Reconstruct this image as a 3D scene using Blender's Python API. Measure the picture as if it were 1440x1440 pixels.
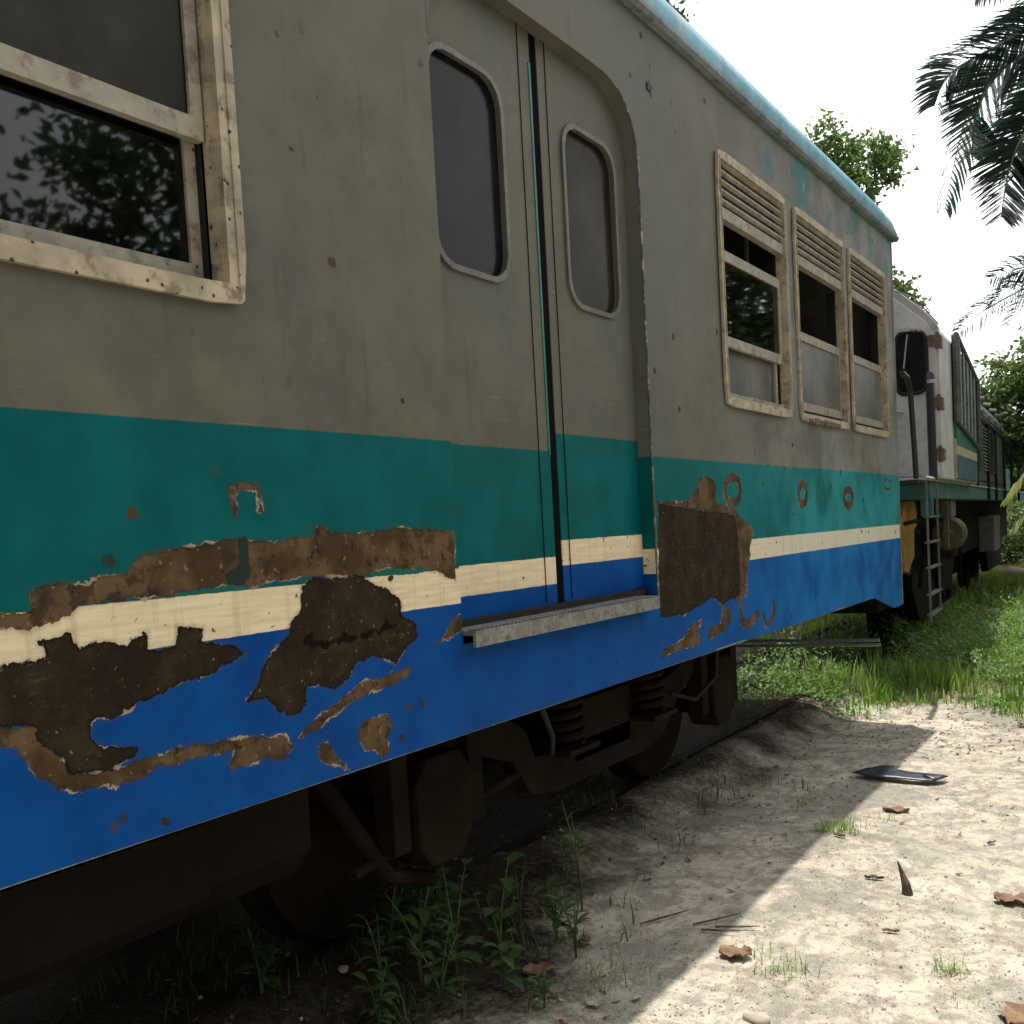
import bpy, bmesh, math, random, json
import numpy as np
from math import sin, cos, pi, radians, sqrt, atan2
from mathutils import Vector, Matrix
random.seed(4); rng = np.random.default_rng(7)
for o in list(bpy.data.objects): bpy.data.objects.remove(o)
S = bpy.context.scene; COL = S.collection

# ------------------------------------------------------------ camera
cd = bpy.data.cameras.new('camera'); cam = bpy.data.objects.new('camera', cd); COL.objects.link(cam)
cr = Vector((0.83012165, 0.55479945, -0.05563816)); cu = Vector((0.01285045, 0.08072204, 0.99665381)); cf = Vector((-0.55743422, 0.82805889, -0.05987969))
m = Matrix((( cr[0], cu[0], -cf[0], 1.66), (cr[1], cu[1], -cf[1], 0.0), (cr[2], cu[2], -cf[2], 1.5), (0, 0, 0, 1)))
cam.matrix_world = m
cd.sensor_width = 36; cd.lens = 35.0; cd.shift_y = 0.0795; cd.clip_start = .05; cd.clip_end = 1500
S.camera = cam

# ------------------------------------------------------------ light
SUN_EL = radians(83.3); SUN_AZ = atan2(.33, -.22)          # direction towards the sun, measured from +X
sd = Vector((cos(SUN_EL)*cos(SUN_AZ), cos(SUN_EL)*sin(SUN_AZ), sin(SUN_EL)))
sl = bpy.data.lights.new('sun', 'SUN'); sl.energy = 5.0; sl.angle = radians(.6); sl.color = (1, .955, .88)
so = bpy.data.objects.new('sun', sl); COL.objects.link(so); so.rotation_euler = sd.to_track_quat('Z', 'Y').to_euler()
W = bpy.data.worlds.new('World'); S.world = W; W.use_nodes = True
nt = W.node_tree; nt.nodes.clear()
def wn(t): return nt.nodes.new(t)
out = wn('ShaderNodeOutputWorld'); sky = wn('ShaderNodeTexSky'); sky.sky_type = 'NISHITA'; sky.sun_disc = False
sky.sun_elevation = SUN_EL; sky.sun_rotation = pi/2 - SUN_AZ; sky.dust_density = 3
b1 = wn('ShaderNodeBackground'); b1.inputs[1].default_value = .1; nt.links.new(sky.outputs[0], b1.inputs[0])
b2 = wn('ShaderNodeBackground'); b2.inputs[1].default_value = 1.4
tc = wn('ShaderNodeTexCoord'); nz = wn('ShaderNodeTexNoise'); nz.inputs['Scale'].default_value = 2.2; nz.inputs['Detail'].default_value = 5
nt.links.new(tc.outputs['Generated'], nz.inputs['Vector'])
cr_ = wn('ShaderNodeValToRGB'); cr_.color_ramp.elements[0].position = .3; cr_.color_ramp.elements[0].color = (.97, .985, 1, 1)
cr_.color_ramp.elements[1].position = .7; cr_.color_ramp.elements[1].color = (1.2, 1.2, 1.2, 1)
nt.links.new(nz.outputs[0], cr_.inputs[0])
dp = wn('ShaderNodeVectorMath'); dp.operation = 'DOT_PRODUCT'; nt.links.new(tc.outputs['Generated'], dp.inputs[0]); dp.inputs[1].default_value = (.0, .94, .34)
mr = wn('ShaderNodeMapRange'); mr.inputs[1].default_value = .1; mr.inputs[2].default_value = .62; mr.inputs[3].default_value = .40; mr.inputs[4].default_value = 1.5; nt.links.new(dp.outputs['Value'], mr.inputs[0])
ml = wn('ShaderNodeVectorMath'); ml.operation = 'SCALE'; nt.links.new(cr_.outputs[0], ml.inputs[0]); nt.links.new(mr.outputs[0], ml.inputs['Scale']); nt.links.new(ml.outputs[0], b2.inputs[0])
mx = wn('ShaderNodeMixShader'); r2 = wn('ShaderNodeValToRGB')
r2.color_ramp.elements[0].position = .35; r2.color_ramp.elements[0].color = (.9, .9, .9, 1); r2.color_ramp.elements[1].position = .6
nt.links.new(nz.outputs[0], r2.inputs[0]); nt.links.new(r2.outputs[0], mx.inputs[0])
nt.links.new(b1.outputs[0], mx.inputs[1]); nt.links.new(b2.outputs[0], mx.inputs[2]); nt.links.new(mx.outputs[0], out.inputs[0])
S.view_settings.view_transform = 'Standard'; S.view_settings.look = 'None'; S.view_settings.exposure = .12; S.view_settings.gamma = 1
S.render.engine = 'CYCLES'

# ------------------------------------------------------------ material helpers
class N:
    def __init__(s, name):
        s.m = bpy.data.materials.new(name); s.m.use_nodes = True; s.t = s.m.node_tree; s.t.nodes.clear()
        s.out = s.n('ShaderNodeOutputMaterial'); s.b = s.n('ShaderNodeBsdfPrincipled'); s.t.links.new(s.b.outputs[0], s.out.inputs[0])
        s.pos = s.n('ShaderNodeNewGeometry').outputs['Position']; s.obj = s.n('ShaderNodeTexCoord').outputs['Object']
    def n(s, t): return s.t.nodes.new(t)
    def put(s, sock, v):
        if v is None: return
        if isinstance(v, (int, float)): sock.default_value = v
        elif isinstance(v, tuple): sock.default_value = v if len(v) != 3 or sock.type == 'VECTOR' else (*v, 1)
        else: s.t.links.new(v, sock)
    def math(s, op, a, b=0., clamp=False, c=None):
        n = s.n('ShaderNodeMath'); n.operation = op; n.use_clamp = clamp; s.put(n.inputs[0], a); s.put(n.inputs[1], b)
        if c is not None: s.put(n.inputs[2], c)
        return n.outputs[0]
    def noise(s, scale, detail=3, vec=None, rough=.5, stretch=None, dist=0):
        n = s.n('ShaderNodeTexNoise'); n.inputs['Scale'].default_value = scale; n.inputs['Detail'].default_value = detail; n.inputs['Roughness'].default_value = rough; n.inputs['Distortion'].default_value = dist
        v = vec or s.pos
        if stretch: v = s.map(v, stretch)
        s.put(n.inputs['Vector'], v); return n.outputs[0]
    def map(s, v, scale=(1, 1, 1), loc=(0, 0, 0)):
        n = s.n('ShaderNodeMapping'); s.put(n.inputs['Vector'], v); n.inputs['Scale'].default_value = scale; n.inputs['Location'].default_value = loc; return n.outputs[0]
    def vor(s, scale, vec=None, feature='F1', out='Distance', rand=1):
        n = s.n('ShaderNodeTexVoronoi'); n.feature = feature; n.inputs['Scale'].default_value = scale; n.inputs['Randomness'].default_value = rand; s.put(n.inputs['Vector'], vec or s.pos); return n.outputs[out]
    def mix(s, f, a, b, mode='MIX'):
        n = s.n('ShaderNodeMix'); n.data_type = 'RGBA'; n.blend_type = mode; s.put(n.inputs[0], f); s.put(n.inputs[6], a); s.put(n.inputs[7], b); return n.outputs[2]
    def step(s, v, a, b):      # 0 below a, 1 above b
        n = s.n('ShaderNodeMapRange'); n.clamp = True; s.put(n.inputs[0], v); n.inputs[1].default_value = a; n.inputs[2].default_value = b
        n.interpolation_type = 'SMOOTHSTEP' if b > a else 'LINEAR'; return n.outputs[0]
    def attr(s, name): n = s.n('ShaderNodeAttribute'); n.attribute_name = name; return n.outputs['Fac']
    def xyz(s, v): n = s.n('ShaderNodeSeparateXYZ'); s.put(n.inputs[0], v); return n.outputs
    def bump(s, h, strength=.5, dist=.01):
        n = s.n('ShaderNodeBump'); n.inputs['Strength'].default_value = strength; n.inputs['Distance'].default_value = dist; s.put(n.inputs['Height'], h); s.put(s.b.inputs['Normal'], n.outputs[0])
    def fin(s, col=None, rough=None, metal=None, spec=None):
        s.put(s.b.inputs['Base Color'], col); s.put(s.b.inputs['Roughness'], rough); s.put(s.b.inputs['Metallic'], metal); s.put(s.b.inputs['Specular IOR Level'], spec); return s.m

def simple(name, col, rough=.6, var=.35, scale=6, dirt=None, dirtamt=.5, metal=0, bump=.2, spots=None, spotscale=18, spotthr=.12, spec=.4):
    k = N(name); v = k.noise(scale, 5, rough=.6); c = k.mix(k.step(v, .3, .7), tuple(x*(1-var) for x in col), tuple(min(1, x*(1+var*.6)) for x in col))
    if dirt: c = k.mix(k.math('MULTIPLY', k.step(k.noise(scale*2.3, 6, rough=.7), .5, .66), dirtamt), c, dirt)
    if spots:
        d = k.math('ADD', k.vor(spotscale), k.math('MULTIPLY', k.noise(60, 2), .1)); c = k.mix(k.math('SUBTRACT', 1, k.step(d, spotthr, spotthr+.05)), c, spots)
    f = k.noise(scale*12, 4); k.bump(f, bump, .004)
    return k.fin(c, k.math('ADD', rough-.1, k.math('MULTIPLY', f, .25)), metal, spec)

GREY = (.126, .120, .092); GREEN = (.004, .112, .096); CREAM = (.76, .65, .45); BLUE = (.003, .075, .31)
def livery(name, top=1.762, ct=1.411, cb=1.315, damage=False, spots=True):
    k = N(name); x, y, z = k.xyz(k.pos)
    wob = k.math('MULTIPLY', k.math('SUBTRACT', k.noise(30, 3), .5), .004)
    zz = k.math('ADD', z, wob); 
    big = k.noise(1.3, 4); med = k.noise(5, 6, rough=.65); fine = k.noise(45, 4, rough=.7)
    scr = k.noise(1, 4, vec=k.map(k.pos, (20, 14, 110)), rough=.7)
    strk = k.noise(1, 4, vec=k.map(k.pos, (20, 26, 1.8)), rough=.6)
    g = k.mix(k.step(med, .3, .7), tuple(c*.84 for c in GREY), tuple(c*1.1 for c in GREY))
    g = k.mix(k.math('MULTIPLY', k.step(big, .42, .62), .5), g, (.105, .118, .112))
    g = k.mix(k.math('MULTIPLY', k.step(scr, .58, .74), .45), g, (.17, .158, .125))
    g = k.mix(k.math('MULTIPLY', k.step(strk, .56, .8), .5), g, (.065, .058, .045))
    g = k.mix(k.math('MULTIPLY', k.math('GREATER_THAN', k.noise(1, 2, vec=k.map(k.pos, (8, 5, 260), (0, 0, .3))), .735), .5), g, (.27, .26, .21)); g = k.mix(k.math('MULTIPLY', k.step(k.noise(2.6, 7, rough=.75), .53, .60), .28), g, (.085, .078, .06))
    # fade of chalky paint, plus brighter far-end light painted in as paler colour
    fade_and_light = k.math('MULTIPLY', k.step(y, 3.2, 6.0), k.step(k.noise(2.4, 6, rough=.6), .30, .62))
    g = k.mix(k.math('MULTIPLY', fade_and_light, .8), g, (.25, .25, .23))
    gr = k.mix(k.step(med, .3, .75), (.0, .078, .080), (.001, .112, .114)); gr = k.mix(k.math('MULTIPLY', fade_and_light, .9), gr, (.03, .27, .29))
    gr = k.mix(k.math('MULTIPLY', k.step(strk, .6, .8), .4), gr, (.01, .05, .04))
    cm = k.mix(k.step(k.noise(1, 4, vec=k.map(k.pos, (30, 7, 90))), .35, .65), (.66, .55, .36), CREAM)
    cm = k.mix(k.math('MULTIPLY', k.step(y, 4.0, 5.0), .75), cm, (.62, .60, .52))
    cm = k.mix(k.math('MULTIPLY', k.step(strk, .52, .75), .5), cm, (.30, .23, .13)); cm = k.mix(k.step(k.noise(38, 3), .66, .72), cm, (.12, .08, .05))
    bl = k.mix(k.step(med, .25, .75), (.0005, .046, .21), (.001, .072, .29)); bl = k.mix(k.math('MULTIPLY', fade_and_light, .8), bl, (.015, .18, .46))
    bl = k.mix(k.math('MULTIPLY', k.step(strk, .58, .8), .35), bl, (.003, .035, .09))
    c = k.mix(k.step(zz, cb, cb+.0015), bl, cm); c = k.mix(k.step(zz, ct, ct+.0015), c, gr); c = k.mix(k.step(zz, top, top+.002), c, g)
    if damage:
        # teal overspray and old pale patches high on the far end
        up = k.math('MULTIPLY', k.step(z, 3.1, 3.2), k.step(y, 4.3, 4.8)); pn = k.noise(1, 4, vec=k.map(k.pos, (4, 2.6, 5), (0, 3.3, 1)))
        c = k.mix(k.math('MULTIPLY', up, k.math('MULTIPLY', k.step(pn, .48, .62), .75)), c, (.03, .16, .16))
        c = k.mix(k.math('MULTIPLY', up, k.step(k.noise(1, 3, vec=k.map(k.pos, (4, 5, 3), (0, 1, 1))), .68, .72)), c, (.33, .28, .22))
    h = k.math('MULTIPLY', fine, .1)
    rough = k.math('ADD', .36, k.math('MULTIPLY', med, .3))
    if spots:
        # sparse rust specks and small chips
        sel = k.n('ShaderNodeTexVoronoi'); sel.inputs['Scale'].default_value = 10; k.put(sel.inputs['Vector'], k.pos)
        sc = k.xyz(sel.outputs['Color']); wv = k.noise(70, 3)
        d = k.math('ADD', sel.outputs['Distance'], k.math('MULTIPLY', k.math('SUBTRACT', wv, .5), .16))
        rad = k.math('MULTIPLY', k.math('POWER', sc[0], 3), .15)
        sp = k.math('MULTIPLY', k.step(k.math('SUBTRACT', rad, d), 0, .02), k.step(k.noise(1.7, 3), .36, .52))
        c = k.mix(sp, c, k.mix(k.step(sc[1], .4, .6), (.028, .022, .018), (.06, .042, .028)))
        # halo
        c = k.mix(k.math('MULTIPLY', k.step(k.math('SUBTRACT', k.math('ADD', rad, .04), d), 0, .08), .12), c, (.06, .045, .03))
        ch = k.math('GREATER_THAN', k.noise(1, 5, vec=k.map(k.pos, (30, 22, 30)), rough=.75), .715)
        c = k.mix(ch, c, (.10, .085, .06))
    if damage:
        w1 = k.math('MULTIPLY', k.math('SUBTRACT', k.noise(22, 6, rough=.7), .5), .036)
        w2 = k.math('MULTIPLY', k.math('SUBTRACT', k.noise(70, 5, rough=.75), .5), .020)
        w = k.math('ADD', w1, w2)
        def layer(name, amp=1.): return k.math('ADD', k.attr(name), k.math('MULTIPLY', w, amp))
        dt = layer('d_tan'); dr = layer('d_rust'); dd = layer('d_dark', .5); dl = layer('d_teal', .3); ds = layer('d_scr', .7)
        tn = k.mix(k.step(k.noise(7, 5), .4, .62), (.125, .082, .044), (.062, .040, .021))
        tn = k.mix(k.math('MULTIPLY', k.step(k.noise(13, 6, rough=.75), .50, .60), .8), tn, (.038, .027, .017)); tn = k.mix(k.step(k.noise(30, 5, rough=.7), .56, .66), tn, (.022, .016, .011)); tn = k.mix(k.step(k.noise(55, 3), .64, .7), tn, (.18, .125, .08))
        rs = k.mix(k.step(k.noise(9, 6, rough=.65), .4, .65), (.022, .016, .009), (.04, .028, .016))
        rs = k.mix(k.step(k.noise(1, 5, vec=k.map(k.pos, (20, 14, 60)), rough=.7), .6, .66), rs, (.065, .048, .031)); rs = k.mix(k.math('MULTIPLY', k.step(k.noise(4, 6, rough=.7), .52, .6), .6), rs, (.014, .011, .008)); rs = k.mix(k.step(k.noise(34, 5, rough=.75), .645, .68), rs, (.12, .09, .06)); rs = k.mix(k.step(k.noise(70, 4), .67, .71), rs, (.17, .14, .10))
        c = k.mix(k.step(dl, .003, 0.), c, (.01, .15, .11)) if False else k.mix(k.math('LESS_THAN', dl, 0), c, (.008, .12, .09))
        dm = k.math('MINIMUM', dt, dr)
        # pale lip of thick chipped paint round the bare metal
        lip = k.math('MULTIPLY', k.math('LESS_THAN', k.math('ABSOLUTE', k.math('SUBTRACT', dm, .0010)), k.math('MULTIPLY', k.step(k.noise(16, 3), .45, .75), .0042)), k.step(k.noise(9, 3), .44, .54))
        stain = k.math('MULTIPLY', k.math('SUBTRACT', 1, k.step(dm, 0, .012)), .25)
        c = k.mix(stain, c, (.05, .04, .03))
        c = k.mix(k.math('LESS_THAN', dt, 0), c, tn); c = k.mix(k.math('LESS_THAN', dr, 0), c, rs)
        edge = k.math('LESS_THAN', k.math('ABSOLUTE', k.math('ADD', dr, .003)), .002); c = k.mix(k.math('MULTIPLY', edge, .8), c, (.012, .009, .007))
        c = k.mix(lip, c, (.34, .28, .20))
        c = k.mix(k.math('LESS_THAN', dd, 0), c, (.022, .035, .028)); c = k.mix(k.math('LESS_THAN', ds, 0), c, (.006, .005, .004))
        h = k.math('ADD', h, k.math('MULTIPLY', k.step(dm, -.004, 0.001), 2.0)); h = k.math('ADD', h, k.math('MULTIPLY', k.math('LESS_THAN', dm, 0), k.math('MULTIPLY', k.noise(50, 5), 1.0)))
        rough = k.math('MAXIMUM', rough, k.math('MULTIPLY', k.math('LESS_THAN', dm, 0), .9))
    k.bump(k.math('ADD', h, k.math('MULTIPLY', k.noise(3.2, 2), .9)), .6, .004)
    return k.fin(c, rough, 0, .08)

def glass(name, tint=(.5, .5, .5), dust=.15, dcol=(.1, .09, .07), rough=.025, scale=3, refl=1.):
    k = N(name); k.t.nodes.remove(k.b)
    tr = k.n('ShaderNodeBsdfTransparent'); k.put(tr.inputs[0], tint); gl = k.n('ShaderNodeBsdfGlossy'); gl.inputs['Roughness'].default_value = rough
    fr = k.n('ShaderNodeFresnel'); fr.inputs[0].default_value = 1.5; df = k.n('ShaderNodeBsdfDiffuse')
    nz = k.noise(scale, 6, rough=.65); k.put(df.inputs[0], k.mix(k.step(nz, .35, .7), tuple(c*.5 for c in dcol), tuple(c*1.15 for c in dcol)))
    m1 = k.n('ShaderNodeMixShader'); k.put(m1.inputs[0], k.math('ADD', dust*.75, k.math('MULTIPLY', nz, dust*.5), True)); k.t.links.new(tr.outputs[0], m1.inputs[1]); k.t.links.new(df.outputs[0], m1.inputs[2])
    m2 = k.n('ShaderNodeMixShader'); k.put(m2.inputs[0], k.math('MULTIPLY', fr.outputs[0], refl)); k.t.links.new(m1.outputs[0], m2.inputs[1]); k.t.links.new(gl.outputs[0], m2.inputs[2]); k.t.links.new(m2.outputs[0], k.out.inputs[0])
    return k.m
def foliage(name, a, b, c=None, trans=.35, rough=.5, strawthr=.93):
    k = N(name); g = k.n('ShaderNodeNewGeometry'); ri = g.outputs['Random Per Island']
    col = k.mix(ri, a, b); col = k.mix(k.step(k.noise(1.2, 3), .4, .65), col, k.mix(.5, col, tuple(x*.55 for x in a)))
    if c: col = k.mix(k.math('GREATER_THAN', ri, strawthr), col, c)
    k.fin(col, rough, 0, .4); tr = k.n('ShaderNodeBsdfTranslucent'); k.put(tr.inputs[0], k.mix(.5, col, tuple(min(1, x*1.6) for x in b)))
    mm = k.n('ShaderNodeMixShader'); mm.inputs[0].default_value = trans; k.t.links.new(k.b.outputs[0], mm.inputs[1]); k.t.links.new(tr.outputs[0], mm.inputs[2]); k.t.links.new(mm.outputs[0], k.out.inputs[0]); return k.m

M = {}
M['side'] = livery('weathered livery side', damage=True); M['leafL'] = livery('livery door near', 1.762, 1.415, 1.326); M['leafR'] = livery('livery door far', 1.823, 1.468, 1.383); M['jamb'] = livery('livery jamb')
M['cream'] = simple('aged cream metal', (.40, .34, .24), .55, .3, 9, (.15, .11, .07), .85, spots=(.025, .018, .013), spotscale=30, spotthr=.155)
M['creamdull'] = simple('dull cream metal', (.30, .27, .21), .6, .25, 9, (.12, .09, .06), .7, spots=(.03, .022, .016), spotscale=20, spotthr=.10)
M['alu'] = simple('worn aluminium', (.26, .26, .24), .45, .3, 20, (.09, .075, .055), .8, metal=.35)
M['rubber'] = simple('black rubber', (.005, .005, .0055), .6, .3)
M['under'] = simple('oily underframe', (.010, .008, .006), .85, .4, 7, (.02, .014, .009), .5, spec=.08)
M['bogie'] = simple('rusty bogie steel', (.016, .0115, .007), .85, .4, 5, (.014, .01, .007), .7, spec=.08)
M['tank'] = simple('grimy brown box', (.0085, .0065, .005), .7, .3, 3, (.006, .005, .004), .6, spec=.08)
M['roof'] = simple('cyan roof paint', (.15, .38, .50), .5, .3, 3, (.36, .44, .46), .8)
M['gutter'] = simple('grimy grey gutter', (.17, .21, .21), .6, .3, 6, (.06, .05, .04), .8)
M['seal'] = simple('black seal', (.004, .004, .0045), .9, .3, spec=.05)
M['rim'] = simple('grey window rim', (.11, .112, .095), .5, .3, 14, (.06, .055, .045), .6)
M['trim'] = simple('chipped trim', (.10, .11, .105), .6, .5, 14, (.42, .40, .33), .9, spots=(.02, .09, .2), spotscale=12, spotthr=.22)
M['inner'] = simple('drab interior', (.035, .035, .032), .7, .2, 3)
M['glassdark'] = glass('dark window glass', (.22, .24, .26), .05, (.04, .04, .035)); M['glassgrime'] = glass('grimy window glass', (.12, .12, .09), .75, (.036, .034, .024), .3, refl=.3)
M['glassdoorA'] = glass('smoked door glass', (.05, .06, .06), .75, (.020, .023, .021), .2, refl=.3); M['glassdoorB'] = glass('dusty door glass', (.05, .05, .04), .92, (.038, .034, .024), .2, refl=.25)
M['frost'] = glass('frosted dusty glass', (.1, .1, .1), .95, (.13, .13, .115), .3)
M['locowhite'] = simple('grubby white loco paint', (.50, .49, .48), .5, .2, 4, (.36, .33, .28), .6, spots=(.10, .05, .03), spotscale=9, spotthr=.07)
M['hinge'] = simple('rusty hinge', (.15, .10, .075), .8, .4, 30, (.08, .04, .025), .8)
M['locoteal'] = simple('loco teal', (.05, .15, .15), .5, .3, 3, (.10, .13, .12), .6); M['locogreen'] = simple('loco green', (.012, .15, .105), .45, .3, 4, (.06, .12, .09), .5)
M['lococream'] = simple('loco cream', (.45, .40, .23), .55, .25, 8); M['locoblue'] = simple('loco blue', (.045, .11, .15), .5, .3, 4, (.08, .12, .12), .5)
M['locohood'] = simple('loco hood', (.075, .10, .085), .6, .35, 4, (.05, .04, .03), .6); M['black'] = simple('black paint', (.014, .015, .016), .45, .4)
M['rail'] = simple('dull handrail', (.42, .42, .44), .35, .2, 9, metal=.6); M['yellow'] = simple('ochre plough', (.42, .20, .025), .6, .35, 5, (.12, .06, .03), .7)
M['ladder'] = simple('grey ladder', (.13, .135, .13), .6, .3, 9, (.07, .06, .05), .6); M['dark'] = simple('dark machinery', (.007, .0065, .006), .85, .4, spec=.1)
M['drum'] = simple('brown drum', (.13, .105, .06), .6, .35, 8, (.08, .06, .035), .7)
M['bark'] = simple('bark', (.14, .11, .085), .9, .4, 8, (.06, .05, .04), .7, bump=.6)
M['leaf'] = foliage('broad leaves', (.07, .13, .035), (.13, .21, .06), (.26, .30, .09), .5); M['leafd'] = foliage('dense leaves', (.03, .065, .02), (.06, .115, .035), (.12, .15, .05))
M['leafb'] = foliage('bushy leaves', (.07, .12, .03), (.14, .22, .06), (.20, .24, .08), .4)
M['leaffar'] = foliage('far leaves', (.04, .075, .035), (.07, .11, .045)); M['palm'] = foliage('palm leaflets', (.025, .07, .05), (.05, .11, .07), None, .25, .35)
M['palmhaze'] = foliage('haze-paled palm leaflets', (.06, .10, .085), (.11, .16, .12), None, .4)  # distance haze painted in as a paler, low-contrast leaf colour
M['palmy'] = foliage('yellowing palm leaflets', (.13, .18, .035), (.27, .30, .08), None, .35); M['palmrib'] = simple('palm rib', (.26, .27, .16), .5, .2)
M['grass'] = foliage('grass blades', (.10, .21, .025), (.21, .34, .06), (.42, .37, .16), .5, strawthr=.84); M['herb'] = foliage('herb leaves', (.10, .20, .04), (.19, .32, .08), (.2, .22, .07), .35)
M['weed'] = foliage('weed leaves', (.05, .10, .03), (.09, .15, .045), None, .3); M['stem'] = simple('green stem', (.09, .12, .05), .6)
M['deadleaf'] = simple('dead leaf', (.20, .125, .07), .75, .4, 25, (.14, .07, .03), .7); M['redleaf'] = simple('reddish bark chip', (.24, .13, .10), .8, .3, 25)
M['litter'] = foliage('leaf litter', (.09, .06, .035), (.20, .15, .09), (.30, .26, .2), .1, .8); M['debris'] = foliage('bark bits', (.05, .04, .028), (.14, .11, .075), (.4, .36, .28), .0, .9)
M['twig'] = simple('twig', (.10, .075, .05), .9, .4, 30)
M['plastic'] = simple('scuffed black plastic', (.022, .026, .036), .3, .4, 20, (.09, .09, .09), .5, spec=.6); M['stone'] = simple('pale stone', (.42, .38, .31), .9, .2, 20)

# ground material: pale sand, damp patches, dark oily soil beside the rails
k = N('sandy yard'); x, y, z = k.xyz(k.pos)
a = k.noise(2.1, 6, rough=.6); b_ = k.noise(9, 6, rough=.65); g_ = k.noise(160, 3, rough=.8); mid = k.noise(38, 5, rough=.7)
c = k.mix(k.step(a, .35, .65), (.47, .42, .335), (.54, .485, .395)); c = k.mix(k.math('MULTIPLY', k.step(b_, .46, .62), .75), c, (.22, .20, .17))
c = k.mix(k.math('MULTIPLY', k.step(k.noise(3.3, 5, vec=k.map(k.pos, (1, 1, 1), (5, 2, 0))), .54, .62), .45), c, (.22, .215, .185))
trk = k.noise(1, 4, vec=k.map(k.pos, (14, 4, 1)), dist=1.2); c = k.mix(k.math('MULTIPLY', k.step(trk, .56, .66), .35), c, (.25, .21, .165))
c = k.mix(k.math('MULTIPLY', k.step(k.noise(1.5, 6, rough=.7, dist=.6), .50, .58), .65), c, (.19, .18, .155)); c = k.mix(k.math('MULTIPLY', k.step(k.noise(5.5, 6, rough=.75, dist=1.5), .52, .57), .5), c, (.21, .185, .145)); c = k.mix(k.math('MULTIPLY', k.step(g_, .52, .66), .6), c, (.15, .13, .10)); c = k.mix(k.math('MULTIPLY', k.step(mid, .62, .7), .5), c, (.15, .12, .09)); c = k.mix(k.step(k.noise(240, 2), .62, .70), c, (.60, .56, .48)); c = k.mix(k.step(k.noise(300, 2), .60, .70), c, (.13, .11, .085)); c = k.mix(k.step(k.noise(95, 2), .71, .74), c, (.55, .52, .45))
gf = k.step(k.math('ADD', y, k.math('MULTIPLY', k.math('SUBTRACT', a, .5), 2.5)), 7.9, 9.2); c = k.mix(k.math('MULTIPLY', gf, .85), c, k.mix(k.step(b_, .4, .6), (.05, .07, .02), (.12, .13, .045)))
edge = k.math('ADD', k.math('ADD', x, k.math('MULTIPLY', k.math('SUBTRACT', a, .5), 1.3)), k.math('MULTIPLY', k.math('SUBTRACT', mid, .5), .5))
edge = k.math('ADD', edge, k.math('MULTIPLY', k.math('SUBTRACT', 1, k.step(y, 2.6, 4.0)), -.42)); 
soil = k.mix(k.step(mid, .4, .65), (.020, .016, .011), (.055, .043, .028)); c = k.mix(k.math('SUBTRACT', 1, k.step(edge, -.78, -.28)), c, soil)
k.bump(k.math('ADD', k.math('MULTIPLY', mid, .8), k.math('ADD', k.math('MULTIPLY', g_, .25), k.math('MULTIPLY', trk, .8))), .65, .012); M['ground'] = k.fin(c, .95, 0, .15)

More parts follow.
